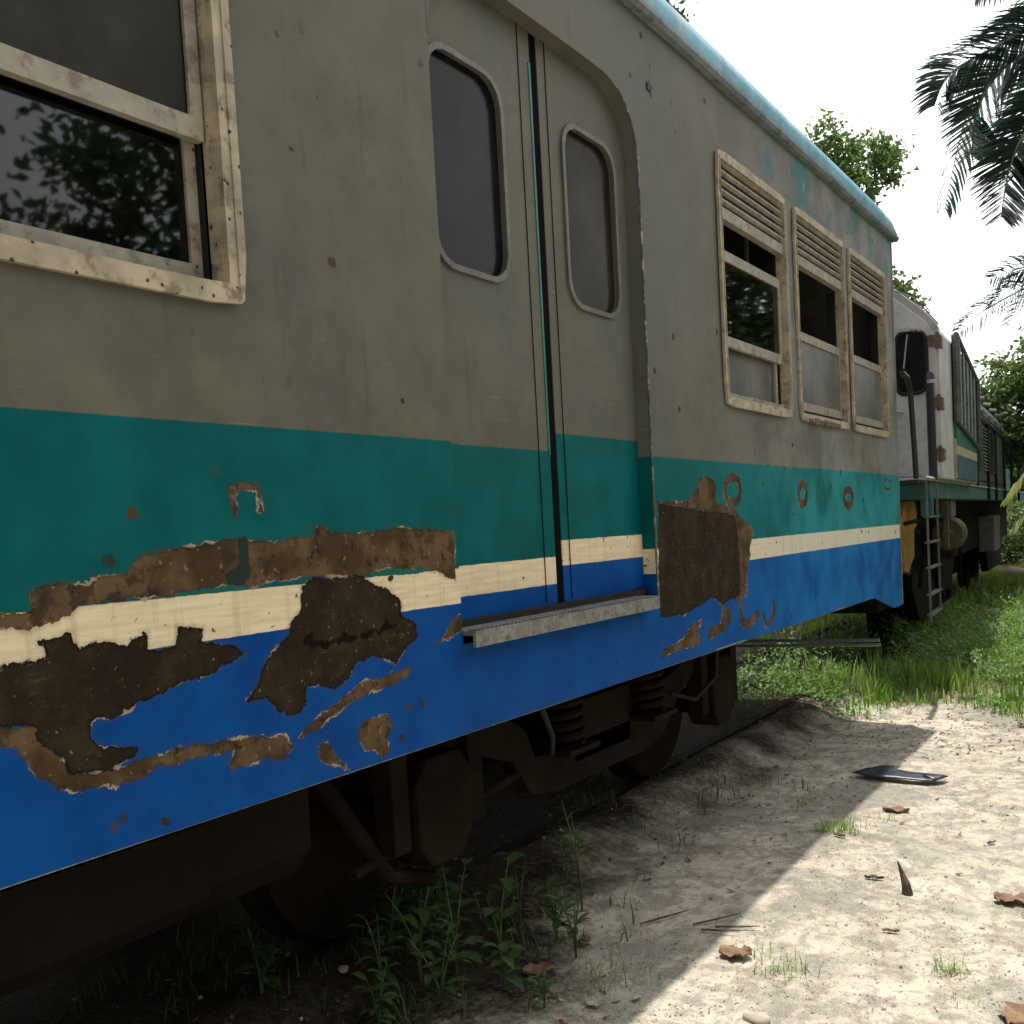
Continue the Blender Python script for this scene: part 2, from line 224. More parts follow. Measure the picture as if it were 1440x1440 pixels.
# ------------------------------------------------------------ mesh helpers
def tag(o, label=None, cat=None, group=None, kind=None):
    if label: o['label'] = label
    if cat: o['category'] = cat
    if group: o['group'] = group
    if kind: o['kind'] = kind
    return o
def empty(name, loc=(0, 0, 0), rz=0, **kw):
    o = bpy.data.objects.new(name, None); COL.objects.link(o); o.location = loc; o.rotation_euler = (0, 0, rz); o.empty_display_size = .2; return tag(o, **kw)
def link(name, me, mat, parent=None, smooth=False):
    o = bpy.data.objects.new(name, me); COL.objects.link(o); me.materials.append(M[mat])
    if smooth: me.polygons.foreach_set('use_smooth', [True]*len(me.polygons))
    if parent: o.parent = parent
    return o
class MB:
    def __init__(s): s.b = bmesh.new()
    def box(s, x0, x1, y0, y1, z0, z1, rot=None, piv=None):
        v = [s.b.verts.new((x, y, z)) for x in (x0, x1) for y in (y0, y1) for z in (z0, z1)]
        for f in ((0, 1, 3, 2), (4, 6, 7, 5), (0, 4, 5, 1), (2, 3, 7, 6), (0, 2, 6, 4), (1, 5, 7, 3)): s.b.faces.new([v[i] for i in f])
        if rot: bmesh.ops.rotate(s.b, verts=v, cent=piv or ((x0+x1)/2, (y0+y1)/2, (z0+z1)/2), matrix=rot)
        return s
    def tube(s, pts, r, n=10, cap=True):
        P = [Vector(p) for p in pts]; R = r if isinstance(r, (list, tuple)) else [r]*len(P); rings = []
        ref = Vector((0, 0, 1))
        for i, p in enumerate(P):
            t = (P[min(i+1, len(P)-1)]-P[max(i-1, 0)]).normalized()
            if abs(t.dot(ref)) > .95: ref = Vector((1, 0, 0)) if abs(t.x) < .9 else Vector((0, 1, 0))
            a = t.cross(ref).normalized(); b = t.cross(a)
            rings.append([s.b.verts.new(p+R[i]*(a*cos(2*pi*j/n)+b*sin(2*pi*j/n))) for j in range(n)])
        for q, w in zip(rings, rings[1:]):
            for j in range(n): s.b.faces.new((q[j], q[(j+1) % n], w[(j+1) % n], w[j]))
        if cap: s.b.faces.new(rings[0][::-1]); s.b.faces.new(rings[-1])
        return s
    def prism(s, pts, axis, a, b):
        # closed outline in the two other axes, extruded from a to b along axis
        def mk(u, v, w): return {0: (w, u, v), 1: (u, w, v), 2: (u, v, w)}[axis]
        A = [s.b.verts.new(mk(u, v, a)) for u, v in pts]; B = [s.b.verts.new(mk(u, v, b)) for u, v in pts]
        s.b.faces.new(A[::-1]); s.b.faces.new(B)
        for i in range(len(pts)): j = (i+1) % len(pts); s.b.faces.new((A[i], A[j], B[j], B[i]))
        return s
    def ring(s, y0, y1, z0, z1, ro, iy0, iy1, iz0, iz1, ri, x0, x1, n=56):
        # plate (in YZ) with a rounded outline and a rounded hole
        cy, cz = (iy0+iy1)/2, (iz0+iz1)/2
        ang = [2*pi*i/n for i in range(n)]
        for (a0, a1, b0, b1) in ((y0, y1, z0, z1), (iy0, iy1, iz0, iz1)): ang += [atan2(zz-cz, yy-cy) % (2*pi) for yy in (a0, a1) for zz in (b0, b1)]
        ang = sorted(ang); ang = [q for i, q in enumerate(ang) if i == 0 or q-ang[i-1] > 1e-3]
        def hit(t, a0, a1, b0, b1, r):
            mc, mz, hy, hz = (a0+a1)/2, (b0+b1)/2, (a1-a0)/2, (b1-b0)/2; lo, hi = 0, 5
            for _ in range(34):
                md = (lo+hi)/2; p = abs(cy+md*cos(t)-mc)-hy+r; q = abs(cz+md*sin(t)-mz)-hz+r
                d = math.hypot(max(p, 0), max(q, 0))+min(max(p, q), 0)-r
                if d > 0: hi = md
                else: lo = md
            return cy+lo*cos(t), cz+lo*sin(t)
        L = []
        for t in ang:
            o, i = hit(t, y0, y1, z0, z1, ro), hit(t, iy0, iy1, iz0, iz1, ri)
            L.append([s.b.verts.new(p) for p in ((x1, *o), (x1, *i), (x0, *i), (x0, *o))])
        for q, w in zip(L, L[1:]+L[:1]):
            for e in range(4): s.b.faces.new((q[e], w[e], w[(e+1) % 4], q[(e+1) % 4]))
        return s
    def build(s, name, mat, parent=None, bevel=0, smooth=False, off=None, split=False):
        if split:
            left = set(s.b.verts); res = []
            while left:
                st = [left.pop()]; isl = set(st)
                while st:
                    for e in st.pop().link_edges:
                        for v in e.verts:
                            if v in left: left.discard(v); isl.add(v); st.append(v)
                idx = {v: i for i, v in enumerate(isl)}; q = MB(); nv = [q.b.verts.new(v.co) for v in isl]
                for f in {f for v in isl for f in v.link_faces}: q.b.faces.new([nv[idx[v]] for v in f.verts])
                res.append(q.build(name, mat, parent, bevel, smooth, off))
            s.b.free(); return res[0]
        if off is not None: bmesh.ops.translate(s.b, verts=s.b.verts, vec=-Vector(off))
        bmesh.ops.recalc_face_normals(s.b, faces=s.b.faces)
        if bevel: bmesh.ops.bevel(s.b, geom=s.b.edges[:], offset=bevel, segments=2, affect='EDGES', profile=.6, clamp_overlap=True)
        me = bpy.data.meshes.new(name); s.b.to_mesh(me); s.b.free(); o = link(name, me, mat, parent)
        if smooth:
            me.polygons.foreach_set('use_smooth', [True]*len(me.polygons))
            if hasattr(me, 'set_sharp_from_angle'): me.set_sharp_from_angle(angle=radians(38))
        return o
def npmesh(name, V, F, mat, parent=None, smooth=False):
    # V (n,3), F (m,k)
    me = bpy.data.meshes.new(name); V = np.asarray(V, np.float32); F = np.asarray(F, np.int32); k_ = F.shape[1]
    me.vertices.add(len(V)); me.vertices.foreach_set('co', V.ravel()); me.loops.add(F.size); me.loops.foreach_set('vertex_index', F.ravel())
    me.polygons.add(len(F)); me.polygons.foreach_set('loop_start', np.arange(0, F.size, k_, dtype=np.int32)); me.polygons.foreach_set('loop_total', np.full(len(F), k_, np.int32))
    me.update(calc_edges=True); me.validate(); return link(name, me, mat, parent, smooth)

# ------------------------------------------------------------ ground
def vary(a, b, n): return list(np.linspace(a, b, n, endpoint=False))
gx = [-420, -200, -90, -40, -20, -10, -6, -5]+vary(-4, 4, 200)+[4, 5, 7, 10, 20, 40, 90, 200, 420]; gy = [-300, -120, -50, -20, -8, -3]+vary(0, 14, 350)+[14, 15, 17, 20, 25, 35, 60, 120, 250, 600]
GX, GY = np.meshgrid(gx, gy); rs_ = np.random.default_rng(3)
def gz(X, Y):
    X = np.asarray(X, float); Y = np.asarray(Y, float); z = np.zeros_like(X)
    for i in range(26):
        kx, ky = rs_tab[i]; z = z+amp[i]*np.sin(kx*X+ky*Y+ph[i])
    near = np.clip((14-Y)/3, 0, 1)*np.clip((4.-np.abs(X))/1.0, 0, 1)
    t = np.clip((1.02-np.abs(X+1.4))/.35, 0, 1); return z*near+.102*t*t*(3-2*t)
rs_tab = [(rs_.normal()*s_, rs_.normal()*s_) for s_ in np.geomspace(1.2, 42, 26)]; amp = [.008/(1+.55*i) for i in range(26)]; ph = rs_.uniform(0, 6.28, 26)
V = np.stack([GX, GY, gz(GX, GY)], -1).reshape(-1, 3); nx, ny = len(gx), len(gy)
I = (np.arange(ny-1)[:, None]*nx+np.arange(nx-1)[None]).ravel(); tag(npmesh('ground', V, np.stack([I, I+1, I+nx+1, I+nx], -1), 'ground', smooth=True), kind='structure')

# ------------------------------------------------------------ rail carriage
CO = (-1.4, 1.75, 0)
car = empty('rail_carriage', CO, label='grey, green and blue passenger rail carriage with peeling rusted paint', cat='rail carriage')
def cb(mb, name, mat, parent=car, **kw):
    o = mb.build(name, mat, parent, off=CO, **kw); return o
Y0C, Y1C = -4.5, 7.47; ZB, ZT = .95, 3.42
wins = [(-.435, .465), (.60, 1.50), (4.22, 5.13), (5.26, 6.19), (6.29, 7.20)]; WZ0, WZ1 = 2.01, 3.125
DMG = json.loads('''{"tan":[[[0.78,1.409],[0.912,1.413],[0.946,1.409],[0.97,1.411],[0.965,1.434],[0.973,1.45],[1.004,1.457],[1.074,1.454],[1.156,1.468],[1.187,1.494],[1.247,1.507],[1.367,1.512],[1.428,1.523],[1.472,1.516],[1.576,1.513],[1.658,1.519],[1.676,1.545],[1.707,1.538],[1.711,1.525],[1.859,1.522],[1.947,1.532],[2.038,1.527],[2.193,1.514],[2.194,1.456],[2.191,1.379],[2.11,1.41],[2.055,1.423],[1.9,1.433],[1.837,1.416],[1.618,1.429],[1.473,1.419],[1.437,1.422],[1.394,1.429],[1.286,1.42],[1.18,1.416],[1.063,1.413],[1.017,1.392],[0.955,1.381],[0.91,1.389],[0.778,1.388]],[[0.766,1.244],[0.895,1.22],[0.958,1.212],[0.981,1.196],[1.006,1.132],[1.011,1.114],[1.062,1.105],[1.113,1.102],[1.166,1.106],[1.227,1.112],[1.322,1.105],[1.398,1.1],[1.526,1.081],[1.539,1.064],[1.553,1.05],[1.521,1.023],[1.484,1.039],[1.447,1.043],[1.383,1.033],[1.371,1.043],[1.383,1.075],[1.32,1.082],[1.255,1.083],[1.202,1.085],[1.164,1.075],[1.1,1.071],[1.033,1.078],[0.987,1.093],[0.956,1.123],[0.936,1.16],[0.915,1.181],[0.892,1.189],[0.764,1.219]],[[1.574,1.067],[1.608,1.095],[1.673,1.113],[1.73,1.135],[1.789,1.157],[1.874,1.16],[1.977,1.166],[1.968,1.146],[1.896,1.132],[1.798,1.127],[1.728,1.111],[1.682,1.096],[1.616,1.07]],[[1.766,1.033],[1.786,1.065],[1.877,1.064],[1.893,1.032],[1.871,1.003],[1.88,0.968],[1.842,0.956],[1.832,0.982],[1.785,0.992]],[[1.628,1.038],[1.665,1.037],[1.684,0.999],[1.715,0.976],[1.724,0.956],[1.692,0.973],[1.64,0.997],[1.626,1.015]],[[2.084,1.216],[2.137,1.241],[2.17,1.278],[2.208,1.283],[2.212,1.246],[2.134,1.219]],[[3.489,1.594],[3.583,1.59],[3.786,1.589],[3.869,1.637],[3.913,1.669],[3.995,1.67],[4.064,1.629],[4.091,1.58],[4.291,1.557],[4.357,1.512],[4.476,1.479],[4.523,1.442],[4.465,1.381],[4.457,1.309],[4.413,1.258],[4.401,1.152],[4.316,1.151],[4.106,1.328],[3.531,1.434]],[[4.107,1.139],[4.195,1.118],[4.212,1.065],[4.116,1.023],[3.963,1.008],[3.922,1.021],[3.968,1.057],[4.076,1.062],[4.103,1.101]],[[3.466,0.985],[3.487,1.02],[3.668,1.035],[3.789,1.092],[3.89,1.098],[3.825,1.056],[3.861,1.02],[3.838,0.998],[3.627,1.001],[3.537,0.998]]],"tanl":[[[[1.506,1.584],[1.506,1.63],[1.456,1.635],[1.431,1.626],[1.434,1.568]],0.006],[[[4.315,1.142],[4.328,1.044],[4.398,1.019],[4.529,1.055]],0.02],[[[4.607,1.043],[4.628,0.994],[4.711,1.004],[4.773,1.055],[4.749,1.095]],0.012],[[[6.979,1.82],[6.992,1.717]],0.006],[[[6.979,1.814],[7.138,1.811]],0.006],[[[4.377,1.639],[4.37,1.621],[4.354,1.604],[4.33,1.591],[4.301,1.583],[4.271,1.58],[4.241,1.583],[4.215,1.592],[4.196,1.604],[4.184,1.62],[4.182,1.638],[4.188,1.656],[4.203,1.672],[4.226,1.685],[4.254,1.694],[4.284,1.697],[4.314,1.695],[4.341,1.687],[4.362,1.674],[4.374,1.658],[4.377,1.639]],0.018],[[[4.07,1.638],[4.064,1.625],[4.05,1.613],[4.029,1.604],[4.004,1.598],[3.976,1.596],[3.95,1.599],[3.927,1.604],[3.909,1.613],[3.898,1.624],[3.895,1.637],[3.901,1.649],[3.914,1.66],[3.934,1.669],[3.958,1.675],[3.985,1.678],[4.012,1.676],[4.036,1.671],[4.055,1.662],[4.067,1.65],[4.07,1.638]],0.018],[[[5.348,1.623],[5.342,1.606],[5.331,1.59],[5.315,1.578],[5.295,1.57],[5.275,1.567],[5.255,1.57],[5.238,1.578],[5.225,1.59],[5.218,1.606],[5.217,1.623],[5.222,1.64],[5.233,1.656],[5.249,1.668],[5.268,1.677],[5.288,1.68],[5.308,1.677],[5.326,1.669],[5.339,1.657],[5.347,1.641],[5.348,1.623]],0.02],[[[6.256,1.602],[6.249,1.586],[6.234,1.573],[6.211,1.562],[6.184,1.555],[6.155,1.553],[6.127,1.556],[6.102,1.563],[6.083,1.573],[6.072,1.587],[6.069,1.602],[6.075,1.617],[6.09,1.63],[6.112,1.641],[6.138,1.648],[6.167,1.651],[6.196,1.648],[6.221,1.641],[6.241,1.631],[6.253,1.617],[6.256,1.602]],0.022],[[[7.259,1.694],[7.253,1.683],[7.235,1.674],[7.21,1.667],[7.178,1.662],[7.144,1.66],[7.111,1.661],[7.082,1.666],[7.059,1.673],[7.045,1.682],[7.041,1.692],[7.048,1.702],[7.064,1.711],[7.089,1.719],[7.119,1.724],[7.153,1.726],[7.187,1.725],[7.217,1.72],[7.241,1.713],[7.255,1.704],[7.259,1.694]],0.006]],"rust":[[[0.774,1.342],[0.905,1.326],[0.987,1.328],[0.991,1.34],[0.977,1.359],[1.002,1.359],[1.037,1.366],[1.035,1.352],[1.057,1.337],[1.077,1.344],[1.117,1.339],[1.157,1.325],[1.159,1.337],[1.2,1.351],[1.202,1.338],[1.196,1.316],[1.214,1.311],[1.26,1.312],[1.268,1.353],[1.331,1.343],[1.32,1.314],[1.382,1.303],[1.416,1.292],[1.437,1.279],[1.423,1.27],[1.387,1.265],[1.343,1.25],[1.301,1.24],[1.258,1.24],[1.23,1.228],[1.199,1.22],[1.162,1.22],[1.147,1.204],[1.111,1.198],[1.075,1.208],[1.06,1.193],[1.064,1.168],[1.086,1.148],[1.134,1.139],[1.161,1.129],[1.139,1.115],[1.113,1.105],[1.062,1.105],[1.011,1.114],[1.007,1.144],[0.956,1.184],[0.958,1.212],[0.895,1.222],[0.766,1.244]],[[1.611,1.409],[1.649,1.425],[1.826,1.417],[1.859,1.391],[1.907,1.379],[1.954,1.342],[1.958,1.308],[2.014,1.276],[2.011,1.242],[1.969,1.222],[1.926,1.181],[1.878,1.205],[1.83,1.215],[1.765,1.208],[1.757,1.185],[1.698,1.155],[1.657,1.174],[1.605,1.178],[1.601,1.134],[1.559,1.119],[1.512,1.135],[1.504,1.154],[1.487,1.172],[1.427,1.173],[1.462,1.208],[1.484,1.247],[1.557,1.303],[1.59,1.344],[1.607,1.365]],[[3.505,1.583],[3.6,1.579],[3.94,1.548],[4.175,1.541],[4.299,1.518],[4.315,1.456],[4.335,1.316],[4.317,1.159],[4.176,1.15],[4.107,1.139],[4.044,1.165],[3.982,1.183],[3.897,1.162],[3.815,1.149],[3.698,1.137],[3.552,1.14],[3.483,1.147],[3.473,1.215]]],"dark":[[[1.395,1.446],[1.437,1.471],[1.437,1.526],[1.464,1.525],[1.465,1.441],[1.437,1.422],[1.402,1.428]]],"scr":[[[[1.61,1.282],[1.631,1.295],[1.623,1.258],[1.65,1.274],[1.676,1.259],[1.705,1.279],[1.719,1.261],[1.744,1.286],[1.759,1.264],[1.789,1.273]],0.005],[[[1.789,1.273],[1.817,1.265],[1.849,1.282],[1.866,1.268],[1.899,1.297],[1.916,1.279],[1.943,1.288]],0.004],[[[1.619,1.274],[1.677,1.27],[1.777,1.27],[1.936,1.285]],0.005]],"teal":[[[1.837,1.415],[1.9,1.431],[2.055,1.422],[2.096,1.411],[1.974,1.409]],[[1.18,1.415],[1.286,1.419],[1.393,1.427],[1.454,1.419],[1.454,1.412],[1.317,1.412],[1.194,1.41]]]}''')
def fixl(P): return np.array([[.1 if q[0] < .8 else q[0], q[1]] for q in P])
def axis(brk, fine0, fine1, fs, cs):
    pts = set(round(b, 5) for b in brk)
    L = sorted(brk); o = []
    for a, b in zip(L, L[1:]):
        st = fs if (a >= fine0-1e-6 and b <= fine1+1e-6) else cs; n = max(1, int(math.ceil((b-a)/st))); o += list(np.linspace(a, b, n, endpoint=False))
    return np.array(o+[L[-1]])
by = [Y0C, .1, 5.2, Y1C, 2.21, 3.46]+[v for w in wins for v in (w[0]+.02, w[1]-.02)]; bz = [ZB, 1.79, ZT, 1.20, 3.10, WZ0+.02, WZ1-.02]
ay, az = axis(by, .1, 5.2, .0075, .03), axis(bz, ZB, 1.79, .0075, .04)
GYc, GZc = np.meshgrid(ay, az); nx, ny = len(ay), len(az)
# slight dents: the sheet is never quite flat
def dent(Y, Z): return .0022*np.sin(3.1*Y+1.7*Z)*np.sin(2.3*Z+.6*Y)+.0012*np.sin(7.7*Y-3*Z)
GXc = dent(GYc, GZc)
I = (np.arange(ny-1)[:, None]*nx+np.arange(nx-1)[None]); cyc = (ay[:-1]+ay[1:])/2; czc = (az[:-1]+az[1:])/2; keep = np.ones((ny-1, nx-1), bool)
for h in [(w[0]+.02, w[1]-.02, WZ0+.02, WZ1-.02) for w in wins]+[(2.21, 3.46, 1.20, 3.10)]: keep &= ~(((cyc > h[0]) & (cyc < h[1]))[None] & ((czc > h[2]) & (czc < h[3]))[:, None])
I = I[keep]
V = np.stack([GXc, GYc, GZc], -1).reshape(-1, 3)
P2 = V[:, 1:3].copy()
def poly_sd(P, poly, closed=True):
    d = np.full(len(P), 9., np.float64); ins = np.zeros(len(P), bool); n = len(poly)
    for i in range(n if closed else n-1):
        a, b = poly[i], poly[(i+1) % n]; ab = b-a; t = np.clip(((P-a)@ab)/(ab@ab+1e-12), 0, 1); d = np.minimum(d, np.hypot(*(P-a-t[:, None]*ab).T))
        if closed:
            cnd = (a[1] > P[:, 1]) != (b[1] > P[:, 1]); xs = a[0]+(P[:, 1]-a[1])/(b[1]-a[1]+1e-12)*(b[0]-a[0]); ins ^= cnd & (P[:, 0] < xs)
    return np.where(ins, -d, d) if closed else d
sel = (P2[:, 0] > 0) & (P2[:, 0] < 7.47) & (P2[:, 1] < 1.85); Q = P2[sel]
def field(polys, lines=()):
    f = np.full(len(P2), .5); g = np.full(len(Q), .5)
    for p_ in polys: g = np.minimum(g, poly_sd(Q, fixl(p_)))
    for p_, w_ in lines: g = np.minimum(g, poly_sd(Q, np.array(p_), False)-w_)
    f[sel] = g; return f
side = npmesh('side_wall', V-np.array(CO), np.stack([I, I+1, I+nx+1, I+nx], -1), 'side', car, True)
for nm, fld in (('d_tan', field(DMG['tan'], DMG['tanl'])), ('d_rust', field(DMG['rust'])), ('d_dark', field(DMG['dark'])), ('d_scr', field([], DMG['scr'])), ('d_teal', field(DMG['teal']))):
    at = side.data.attributes.new(nm, 'FLOAT', 'POINT'); at.data.foreach_set('value', fld.astype(np.float32))
# lower end tab of the side sheet and folded lower edge
cb(MB().prism([(7.47, .95), (6.70, .951), (7.24, .835), (7.47, .835)][::-1], 0, -.012, .0), 'skirt_tab', 'jamb')
cb(MB().box(-.03, -.002, Y0C, 6.72, .948, .956), 'skirt_lip', 'alu')
# back side, floor, ceiling, ends
cb(MB().box(-2.80, -2.76, Y0C, 7.47, .95, 3.42), 'far_side_wall', 'inner')
cb(MB().box(-2.76, -.004, Y0C, 7.45, 1.13, 1.19), 'floor', 'inner')
cb(MB().box(-2.76, -.004, Y0C, 7.45, 3.36, 3.40), 'ceiling', 'inner')
cb(MB().box(-2.80, -.0, 7.45, 7.475, .95, 3.44).box(-2.8, 0, Y0C-.03, Y0C, .95, 3.44), 'end_wall', 'jamb', split=True)
cb(MB().box(-.014, .003, 7.472, 7.49, .84, 3.40), 'corner_strip', 'gutter')
for yy, xx in ((5.95, -.5), (6.98, -.55)): cb(MB().tube([(xx, yy, 1.19), (xx, yy, 3.36)], .018), 'grab_pole', 'rail')
# roof: swept arch with a turned-down end
prof = [(.035, 3.44), (.045, 3.475), (.03, 3.53), (-.03, 3.60), (-.13, 3.665), (-.30, 3.73), (-.6, 3.80), (-1.0, 3.85), (-1.4, 3.87)]
prof = prof+[(-2.8-a, b) for a, b in prof[-2::-1]]
ys = [Y0C, 0, 2, 4, 5.5, 6.6, 7.1, 7.4, 7.52, 7.56]; dz = [0, 0, 0, 0, 0, 0, -.005, -.03, -.08, -.14]
Vr = [((-1.4+(a+1.4)*(1 if i < 8 else (.995 if i == 8 else .985))), yv, 3.44+(b-3.44)*max(.15, 1+dz[i]*5)+(dz[i]*.15)) for i, yv in enumerate(ys) for a, b in prof]
npf = len(prof); Fr = [(i*npf+j, i*npf+j+1, (i+1)*npf+j+1, (i+1)*npf+j) for i in range(len(ys)-1) for j in range(npf-1)]
roof = npmesh('roof', np.array(Vr)-np.array(CO), Fr, 'roof', car, True)
cb(MB().prism([(-.02, 3.405), (.03, 3.405), (.042, 3.42), (.042, 3.436), (-.02, 3.436)], 1, Y0C, 7.55), 'gutter', 'gutter', roof, bevel=.003)
cb(MB().prism([(-2.8, 3.40), (.02, 3.40), (.02, 3.44), (-.1, 3.62), (-.6, 3.76), (-1.4, 3.82), (-2.2, 3.76), (-2.7, 3.62), (-2.8, 3.44)], 1, 7.476, 7.53), 'roof_end', 'gutter', roof, bevel=.004)

def window(y0, y1, kind):
    z0, z1 = WZ0, WZ1; f = MB(); FW = .048 if kind == 0 else .034
    f.ring(y0, y1, z0, z1, .045, y0+FW, y1-FW, z0+.042, z1-.038, .012, .004, .017)
    f.ring(y0+.025, y1-.025, z0+.03, z1-.03, .01, y0+FW+.003, y1-FW-.003, z0+.047, z1-.04, .006, -.035, .0035)
    f.box(.017, .0205, y0+.02, y0+.024, z0+.03, z1-.03); f.box(.017, .0205, y1-.024, y1-.02, z0+.03, z1-.03)
    w = cb(f, 'window', 'cream', bevel=0)
    a, b = y0+FW+.007, y1-FW-.007
    L = MB(); L.box(-.03, .006, a, b, 2.835, 2.885)
    for i in range(5):
        zc = 2.905+i*.042; L.box(-.011, .007, a, b, zc, zc+.019, Matrix.Rotation(radians(-32), 3, 'Y'))
    L.box(-.02, .008, a, b, 3.10, z1-.04)
    cb(L, 'louvre', 'creamdull' if kind != 0 else 'cream', w, bevel=.0015); cb(MB().box(-.045, -.04, a, b, 2.88, z1-.03), 'louvre_backing', 'rubber', w)
    def sash(zl, zh, xa, mat, pane, st=.035, name='sash'):
        s = MB().ring(a+.004, b-.004, zl, zh, .003, a+.004+st, b-.004-st, zl+.045, zh-.045, .006, xa-.02, xa)
        q = cb(s, name, mat, w); cb(MB().box(xa-.012, xa-.008, a+.02, b-.02, zl+.02, zh-.02), 'pane', pane, w)
    # guide channel at each side
    cb(MB().box(-.085, -.037, a, a+.006, z0+.05, 2.83).box(-.085, -.037, b-.006, b, z0+.05, 2.83), 'guide', 'rubber', w, split=True)
    if kind == 1: sash(2.285, 2.71, -.012, 'creamdull', 'glassdark'); cb(MB().box(-.052, -.048, a+.01, b-.05, 2.05, 2.30), 'frosted_pane', 'frost', w); cb(MB().box(-.046, -.032, b-.075, b-.045, 2.055, 2.285), 'stile', 'creamdull', w); cb(MB().box(-.04, -.004, a, b-.04, 2.053, 2.075), 'bottom_rail', 'creamdull', w)
    elif kind == 2: sash(2.075, 2.495, -.014, 'creamdull', 'frost', .022)
    else: sash(2.35, 2.83, -.02, 'creamdull', 'glassgrime', .03); sash(2.055, 2.405, -.05, 'creamdull', 'glassdark', .03)
    return w
for (a, b), kd in zip(wins, (0, 0, 1, 2, 2)):
    w = window(a, b, kd)
    if kd == 2 and a < 6:
        g = MB(); 
        for i in range(16): yy = a+.12+.6*i/16; h_ = random.uniform(.012, .035); g.box(-.0, .020+random.uniform(0, .004), yy, yy+.045, WZ0+.012-h_*.6, WZ0+.012+h_*.4)
        cb(g, 'rusted_edge', 'hinge', w, bevel=.003)

# doorway
rh = [(3.59+(.022+.006*sin(a*3.1+1))*cos(a), 3.17+(.017+.005*sin(a*5))*sin(a)) for a in np.linspace(0, 2*pi, 14)[:-1]]
cb(MB().prism(rh, 0, -.004, .004), 'rust_hole', 'rubber')
jam = MB().box(-.125, -.002, 3.46, 3.475, 1.2, 2.85).box(-.125, -.002, 2.195, 2.21, 1.2, 2.85).box(-.125, -.002, 2.46, 3.21, 3.10, 3.112)
def corner(cy, sg):
    arc = [(cy+sg*(.25*cos(t)), 2.85+.25*sin(t)) for t in np.linspace(0, pi/2, 12)]
    pts = arc+[(cy+sg*.0, 3.112), (cy+sg*.265, 3.112), (cy+sg*.265, 2.85)]; jam.prism(pts if sg > 0 else pts[::-1], 0, -.125, -.002)
corner(3.21, 1); corner(2.46, -1)
dfr = cb(jam, 'door_frame', 'jamb')
# thin filler of the wall sheet above the rounded corners
def fil(cy, sg):
    arc = [(cy+sg*(.25*cos(t)), 2.85+.25*sin(t)) for t in np.linspace(0, pi/2, 12)]; return MB().prism(arc+[(cy+sg*.25, 3.1)], 0, -.0015, .0005)
cb(fil(3.21, 1), 'corner_plate', 'jamb', dfr); cb(fil(2.46, -1), 'corner_plate', 'jamb', dfr)
arcp = [(.002, 3.463, 1.21), (.002, 3.463, 2.0), (.002, 3.463, 2.85)]+[(.002, 3.21+.253*cos(t), 2.85+.253*sin(t)) for t in np.linspace(.1, 1.1, 8)]
cb(MB().tube(arcp, .0045, 6), 'trim_strip', 'trim', dfr)
cb(MB().box(-.128, -.122, 2.15, 3.52, 1.18, 3.12), 'dark_backing', 'rubber', dfr)
sill = cb(MB().box(-.12, .050, 2.212, 3.37, 1.224, 1.236).box(.042, .052, 2.20, 3.37, 1.193, 1.2375).box(-.12, .0, 3.37, 3.458, 1.222, 1.234), 'door_sill', 'alu')
rb = MB()
for i in range(3): rb.box(-.045+i*.03, -.033+i*.03, 2.215, 3.36, 1.2365, 1.2415)
for i in range(55): yy = 2.22+i*.0205; rb.box(.029, .040, yy, yy+.009, 1.2365, 1.2405)
cb(rb, 'tread_ribs', 'alu', sill)
def leaf(y0, y1, wy0, wy1, mat, glassm, lab):
    wz0, wz1 = 2.270, 2.877
    lf = cb(MB().ring(y0, y1, 1.262, 3.12, .004, wy0, wy1, wz0, wz1, .09, -.080, -.053), 'door_leaf', mat)
    cb(MB().ring(wy0-.011, wy1+.011, wz0-.011, wz1+.011, .097, wy0+.006, wy1-.006, wz0+.006, wz1-.006, .085, -.0525, -.044), 'window_rim', 'rim', lf, smooth=True)
    cb(MB().box(-.072, -.068, wy0-.01, wy1+.01, wz0-.01, wz1+.01), 'pane', glassm, lf)
    return lf
l1 = leaf(2.13, 2.814, 2.255, 2.622, 'leafL', 'glassdoorA', ''); l2 = leaf(2.858, 3.458, 2.994, 3.357, 'leafR', 'glassdoorB', '')
l1['label'] = 'door leaf left of the rubber strip, smoked window'; l2['label'] = 'door leaf right of the rubber strip, dusty brown window'
cb(MB().box(-.0525, -.050, 2.742, 2.744, 1.27, 3.1).box(-.0525, -.050, 2.905, 2.907, 1.27, 3.1), 'seam', 'bogie', l1, split=True)
cb(MB().box(-.0525, -.050, 2.803, 2.813, 1.75, 3.0), 'edge_strip', 'locogreen', l1); seal = MB().box(-.078, -.0555, 2.8155, 2.8565, 1.262, 3.1); cb(seal, 'rubber_seal', 'seal', l1)
cb(MB().box(-.085, -.035, 2.214, 3.456, 1.238, 1.262), 'door_track', 'rubber', dfr)

# underframe
uf = MB().box(-.36, -.30, Y0C, 7.3, .90, 1.12).box(-2.5, -2.44, Y0C, 7.3, .90, 1.12).box(-1.55, -1.25, Y0C, 7.2, .82, 1.12)
for i in range(14): uf.box(-2.7, -.06, -4+i*.85, -3.93+i*.85, 1.0, 1.125)
cb(uf, 'underframe', 'under')
pts = [(-.30, .92), (-.27, .88), (-.27, .70), (-.33, .62), (-.5, .585), (-1.0, .58), (-1.15, .64), (-1.15, .92)]
eb = cb(MB().prism(pts, 1, -1.2, 1.85), 'equipment_box', 'tank', bevel=.012)
cb(MB().box(-.262, -.255, -.2, .6, .68, .86).box(-.262, -.255, .7, 1.5, .68, .86), 'box_cover', 'tank', eb, bevel=.003, split=True)
